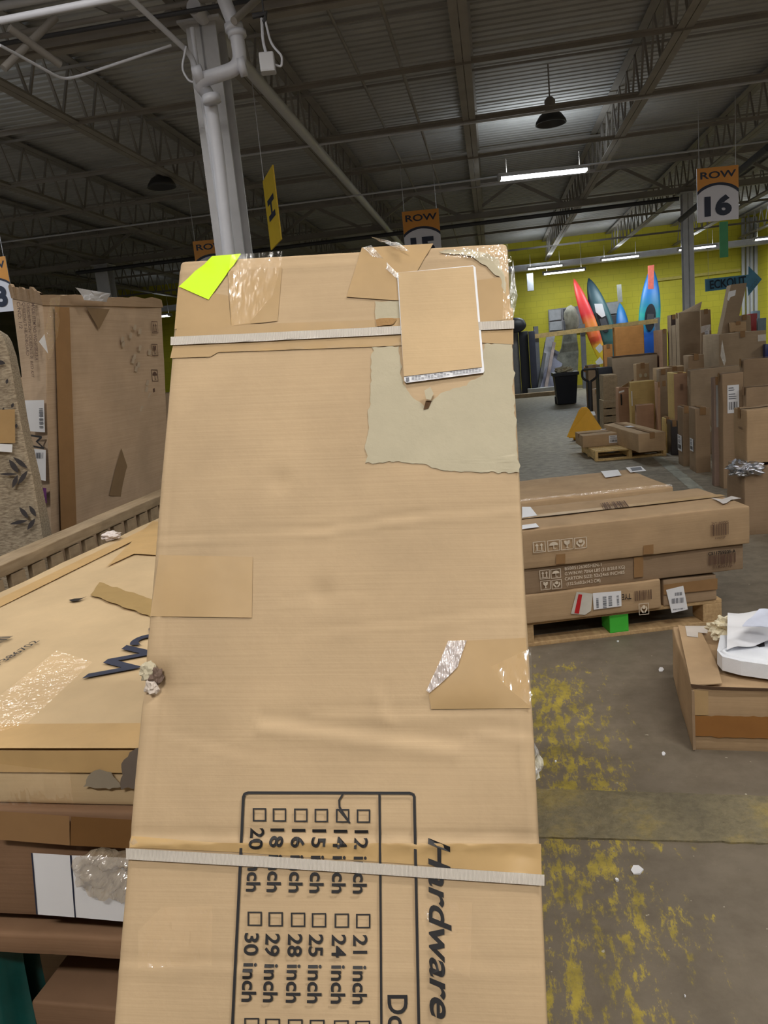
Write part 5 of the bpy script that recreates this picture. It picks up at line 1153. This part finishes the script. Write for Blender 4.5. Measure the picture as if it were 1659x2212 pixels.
# ------------------------------------------------------------------ things along the yellow wall
VW = 27.2
def wv(px, py, v=VW): return atv(px, py, v)
o = obj('lumber_rail', M().bar(wv(1152, 727, 25.6), wv(1420, 693, 25.6), .09, .14).vf, WOODY, world=True, loc=wv(1152, 727, 25.6)); setp(o, 'pale lumber rail held up in front of the kayaks', 'rail')
for i, (x, yt) in enumerate(((1157, 705), (1258, 700), (1419, 686))):
    p = wv(x, yt, 25.75); o = obj('rail_post', M().box((-.07, -.05, 0), (.07, .05, p.z)).vf, plain('grey_metal_post', (120, 122, 130), .5), loc=(p.x, p.y, 0)); setp(o, ['grey post carrying the lumber rail at its left end', 'grey post carrying the lumber rail between the kayak and the cushions', 'grey post carrying the lumber rail at its right end'][i], 'post')
KG = {}
def kmat(name, stops, axis_len):
    t = NT(name); tc = t.add('ShaderNodeTexCoord'); s_ = t.add('ShaderNodeSeparateXYZ'); t.link(tc.outputs['Object'], s_.inputs[0])
    mr = t.add('ShaderNodeMapRange'); mr.inputs[2].default_value = axis_len; t.link(s_.outputs['Z'], mr.inputs['Value'])
    nz = t.noise(tc.outputs['Object'], 1.6, 3); ad = t.add('ShaderNodeMath', operation='MULTIPLY_ADD'); t.link(nz, ad.inputs[0]); ad.inputs[1].default_value = .25; t.link(mr.outputs[0], ad.inputs[2])
    sb = t.add('ShaderNodeMath', operation='SUBTRACT'); t.link(ad.outputs[0], sb.inputs[0]); sb.inputs[1].default_value = .125
    t.link(t.ramp(sb.outputs[0], [(p, lin(c)) for p, c in stops]), t.b.inputs['Base Color']); t.b.inputs['Roughness'].default_value = .45; return t.m
def kayak(label, bot, top, wpx, v, stops, cockpit=True, name='kayak'):
    b_, t_ = wv(*bot, v-.7), wv(*top, v); L = (t_-b_).length; z = (t_-b_).normalized(); y = (RB.to_3x3() @ Vector((0, 1, 0))); y = (y-z*y.dot(z)).normalized(); x = y.cross(z)
    e = empty(name, b_, 0, label, 'kayak', 'kayaks leaning on the yellow wall', rot=Matrix((x, y, z)).transposed().to_4x4()); hw = wpx/F*v/2
    V = []; n = 22; m_ = 16
    for i in range(n):
        u = i/(n-1); r = max(.02, math.sin(math.pi*min(max(u, .004), .996))**.62)
        for k in range(m_):
            a = 2*math.pi*k/m_; cx, cy = math.cos(a), math.sin(a)
            V.append((hw*r*cx, .17*r*cy*(1 if cy > 0 else .7)+.12*(2*u-1)**2, L*u))
    f = [(i*m_+k, i*m_+(k+1) % m_, (i+1)*m_+(k+1) % m_, (i+1)*m_+k) for i in range(n-1) for k in range(m_)]+[tuple(range(m_)), tuple((n-1)*m_+k for k in range(m_))]
    obj('hull', (V, f), kmat(name+label[:6], stops, L), e, smooth=True)
    if cockpit:
        ring = [(hw*.5*math.cos(a), -.13, L*.5+L*.13*math.sin(a)) for a in [2*math.pi*k/20 for k in range(20)]]
        obj('cockpit', prism(ring, (0, .05, 0)), BLACKP, e); obj('seat', prism([(-hw*.35, -.15, L*.44), (hw*.35, -.15, L*.44), (hw*.28, -.15, L*.53), (-hw*.28, -.15, L*.53)], (0, .03, 0)), STEELD, e)
    return e
kayak('red, orange and yellow kayak leaning left on the yellow wall', (1312, 806), (1240, 600), 26, 26.6, [(0, (220, 190, 40)), (.22, (232, 200, 50)), (.34, (226, 80, 50)), (.5, (236, 140, 60)), (.62, (214, 44, 50)), (1, (220, 70, 64))], False)
kayak('dark red kayak tucked behind the red and yellow one', (1302, 780), (1250, 618), 24, 27.0, [(0, (150, 34, 44)), (.5, (190, 40, 44)), (1, (170, 40, 50))])
kayak('dark green kayak leaning on the yellow wall', (1332, 792), (1272, 599), 38, 26.9, [(0, (90, 130, 130)), (.4, (30, 84, 84)), (.7, (50, 84, 90)), (1, (40, 62, 76))])
kayak('short blue kayak between the green and the teal ones', (1352, 780), (1340, 652), 26, 26.9, [(0, (30, 90, 110)), (.5, (30, 100, 180)), (1, (40, 120, 170))], False)
kayak('tallest blue and teal kayak with a pink tag', (1396, 800), (1410, 575), 42, 26.6, [(0, (26, 80, 170)), (.35, (30, 90, 180)), (.5, (40, 170, 160)), (.62, (20, 120, 150)), (.8, (24, 100, 180)), (1, (30, 110, 160))])
def flat(name, pts, v, mat, label, cat, th=.02, group=None):
    q = [wv(x, y, v) for x, y in pts]; d_ = RB.to_3x3() @ Vector((0, th, 0)); v_, f_ = prism(q, d_); o = obj(name, (v_, f_), mat, world=True, loc=q[0]); return setp(o, label, cat, group)
flat('tag', [(1400, 574), (1413, 572), (1412, 624), (1400, 625)], 26.0, plain('salmon_tag', (236, 120, 104), .5), 'salmon pink tag on the tallest blue kayak', 'tag')
flat('tag', [(1332, 615), (1342, 614), (1345, 652), (1335, 653)], 26.0, plain('grey_white_tag', (180, 182, 176), .5), 'grey white hanging tag above the short blue kayak', 'tag')
flat('tag', [(1286, 752), (1296, 742), (1305, 752), (1295, 763)], 25.5, WHITE, 'upper white diamond tag on the red and yellow kayak', 'tag')
flat('tag', [(1286, 782), (1296, 771), (1306, 784), (1290, 788)], 25.3, WHITE, 'lower white diamond tag on the red and yellow kayak', 'tag')
flat('kayak_paddle_board', [(1284, 656), (1301, 656), (1308, 682), (1300, 686), (1287, 674)], 26.4, WHITE, 'white card on the dark green kayak', 'card')
# dim photo panel on the wall
flat('wall_poster', [(1184, 669), (1340, 650), (1342, 712), (1186, 720)], 27.9, plain('grey_photo', (150, 148, 152), .6, 0, .35, 2.5, 0), 'grey photo collage poster on the yellow wall behind the kayaks', 'poster', .03)
w_o = bpy.data.objects['wall_poster']
def wpart(name, pts, v, mat, parent=w_o):
    q = [wv(x, y, v) for x, y in pts]; d_ = RB.to_3x3() @ Vector((0, .01, 0)); v_, f_ = prism(q, d_); return obj(name, (v_, f_), mat, parent, world=True)
PD = plain('poster_dark', (92, 92, 98), .6); PLt = plain('poster_light', (178, 180, 184), .6)
for pts, mt in (([(1186, 671), (1212, 668), (1212, 690), (1187, 693)], PLt), ([(1216, 667), (1243, 664), (1243, 686), (1216, 689)], PD), ([(1188, 696), (1214, 693), (1215, 712), (1188, 714)], PLt), ([(1217, 694), (1230, 692), (1231, 712), (1218, 713)], PD), ([(1305, 656), (1336, 652), (1337, 676), (1306, 680)], PLt), ([(1308, 684), (1337, 680), (1338, 706), (1309, 710)], PD)): wpart('photo', pts, 27.85, mt)
# left end of the wall: black bowl, panels, planks, cushions
c = wv(1112, 703, 25.2); o = obj('plastic_hull', crumple((c.x, c.y, c.z), .36, .12, .24, 1, .05, 3), BLACKP, smooth=True); setp(o, 'black oval plastic shell mounted above the dark panels', 'plastic shell')
def standing(label, x0, x1, yt, v, mat, D=.1, name='panel', cat='panel', zt=None):
    A, Bq = wv(x0, yt, v), wv(x1, yt, v); W = (Bq-A).length; o = obj(name, rbox(W, D, A.z, .01, 6, .003, random.random()*20), mat, smooth=True, sm_angle=50); R = Matrix.Translation((A.x, A.y, 0)) @ Matrix.Rotation(-BY, 4, 'Z'); o.matrix_world = R; ROOTM[o.name] = R; return setp(o, label, cat)
standing('grey panel next to the foreground carton, far wall', 1100, 1119, 717, 25.6, plain('grey_panel', (120, 118, 118), .6)); standing('black glossy panel at the far wall, between two grey ones', 1120, 1140, 717, 25.5, BLACKP)
standing('dark blue-grey panel standing left of the grey post', 1141, 1155, 716, 25.3, plain('dark_bluegrey', (54, 56, 72), .5))
for i, (b_, t_, wd, mt, lab) in enumerate((((1168, 832), (1190, 722), .28, plain('grey_plank', (128, 126, 130), .6), 'long grey plank leaning left of the camouflage cushions'), ((1180, 834), (1205, 760), .5, plain('bluegrey_board', (104, 104, 120), .6), 'blue-grey board leaning behind the planks'), ((1162, 830), (1180, 740), .1, plain('dark_board_strip', (44, 44, 44), .6), 'dark narrow board leaning in front of the yellow wall'), ((1176, 832), (1197, 740), .1, plain('brown_grey_plank', (126, 110, 104), .6), 'narrow brownish plank beside the long grey plank'))):
    p, q = wv(*b_, 25.2-.1*i), wv(*t_, 26.6-.1*i); p.z = .03; o = obj('plank', M().bar(p, q, wd, .05, up=(0, -1, 0)).vf, mt, world=True, loc=p); setp(o, lab, 'plank')
CAMO = plain('camouflage_print', (128, 128, 118), .9, 0, .5, 3.5, .2)
o = obj('cushion', prism([wv(x, y, 26.2) for x, y in ((1218, 722), (1244, 706), (1250, 760), (1248, 806), (1196, 810), (1204, 770), (1214, 752))], RB.to_3x3() @ Vector((0, .35, 0))), CAMO); setp(o, 'camouflage cushion pile leaning beside the middle grey post', 'cushion')
o = obj('cushion', crumple(wv(1234, 690, 26.2), .22, .12, .4, 3, .3, 3), plain('beige_cushion', (140, 136, 122), .9, 0, .3, 4), smooth=True); setp(o, 'beige rolled cushion on top of the camouflage pile', 'cushion')
for i, (x0, x1, y_, v, h, mt, lab) in enumerate(((1112, 1216, 848, 23.6, .12, WOODG, 'long wooden beam on the floor in front of the yellow wall'), (1140, 1216, 838, 24.2, .22, plain('pale_plastic_tray', (168, 166, 162), .6), 'pale grey tray on the floor behind the wooden beam'))):
    A, Bq = wv(x0, y_, v), wv(x1, y_, v); o = obj(['wooden_beam', 'plastic_tray'][i], rbox((Bq-A).length, .3, h, .01, 12, .004, 3), mt); R = Matrix.Translation((A.x, A.y, 0)) @ Matrix.Rotation(-BY, 4, 'Z'); o.matrix_world = R; ROOTM[o.name] = R; setp(o, lab, ['beam', 'tray'][i])
# junction box and conduits on the yellow wall, arrow sign
for i, x in enumerate((1606, 1616, 1624, 1634, 1645)):
    p = wv(x, 640, 27.85); o = obj('wall_conduit', M().tube([(p.x, p.y, .2), (p.x, p.y, 4.9)], .07 if i > 2 else .055, 10).vf, PVC, smooth=True); setp(o, ['first', 'second', 'third', 'fourth', 'fifth'][i]+' from the left of the five white conduits on the yellow wall', 'pipe', 'white conduits on the yellow wall')
p = wv(1662, 640, 27.0); struct('trim_2', M().box((toB(p).x-.1, 26.9, 0), (toB(p).x+1.5, 28, 5)).vf, YWALL)
flat('arrow_sign', [(1523, 603), (1617, 593), (1617, 575), (1646, 603), (1617, 639), (1615, 619), (1524, 630)], 20.5, plain('blue_sign_face', (104, 172, 214), .5), 'blue arrow sign reading ECKOUT pointing right', 'sign', .03)
ar = bpy.data.objects['arrow_sign']; [obj('hanging_wire', M().tube([wv(x_, y_, 20.5), Vector((wv(x_, y_, 20.5).x, wv(x_, y_, 20.5).y, ZB))], .004, 6).vf, PVC, ar, world=True) for x_, y_ in ((1530, 602), (1610, 592))]; pA = wv(1523, 603, 20.46); nA = RB.to_3x3() @ Vector((0, 1, 0))
ptext(ar, 'ECKOUT', (1534, 624), (1612, 614), (1533, 606), pA, nA, .02, plain('dark_blue_ink', (16, 40, 66), .5), .02)
ptext(ar, 'INDOOR', (1620, 634), (1640, 608), (1615, 627), pA, nA, .02, plain('pale_blue_ink', (100, 140, 165), .5), .0)
flat('wall_lintel', [(1415, 602), (1600, 580), (1600, 586), (1415, 608)], 27.9, plain('pale_yellow_board', (206, 190, 96), .6), 'pale horizontal board line on the yellow wall behind the column', 'board', .04)
o = obj('electrical_box', M().box((-.1, -.2, -.25), (.1, 0, .3)).vf, plain('grey_box_paint', (130, 132, 138), .5), loc=wv(1145, 612, 26.5), rot=RZ); setp(o, 'white electrical box hanging under the duct near the kayaks', 'electrical box')
# worn pale tape line on the far floor
a0, a1 = onz(1418, 985, .002), onz(1512, 1062, .002); dd = (a1-a0).normalized(); sd = Vector((-dd.y, dd.x, 0))*.06; V = []
for i in range(40):
    p = a0.lerp(a1, i/39); k = 1+.3*noise.noise(Vector((i*.9, 0, 0))); V += [p-sd*k+Vector((0, 0, .001)), p+sd*k+Vector((0, 0, .001))]
setp(obj('floor_tape', (V, [(2*i, 2*i+1, 2*i+3, 2*i+2) for i in range(39)]), plain('worn_white_tape', (158, 158, 146), .8, 0, .3, 9, .1)), 'worn pale tape line on the aisle floor beside the standing cartons', 'floor tape')
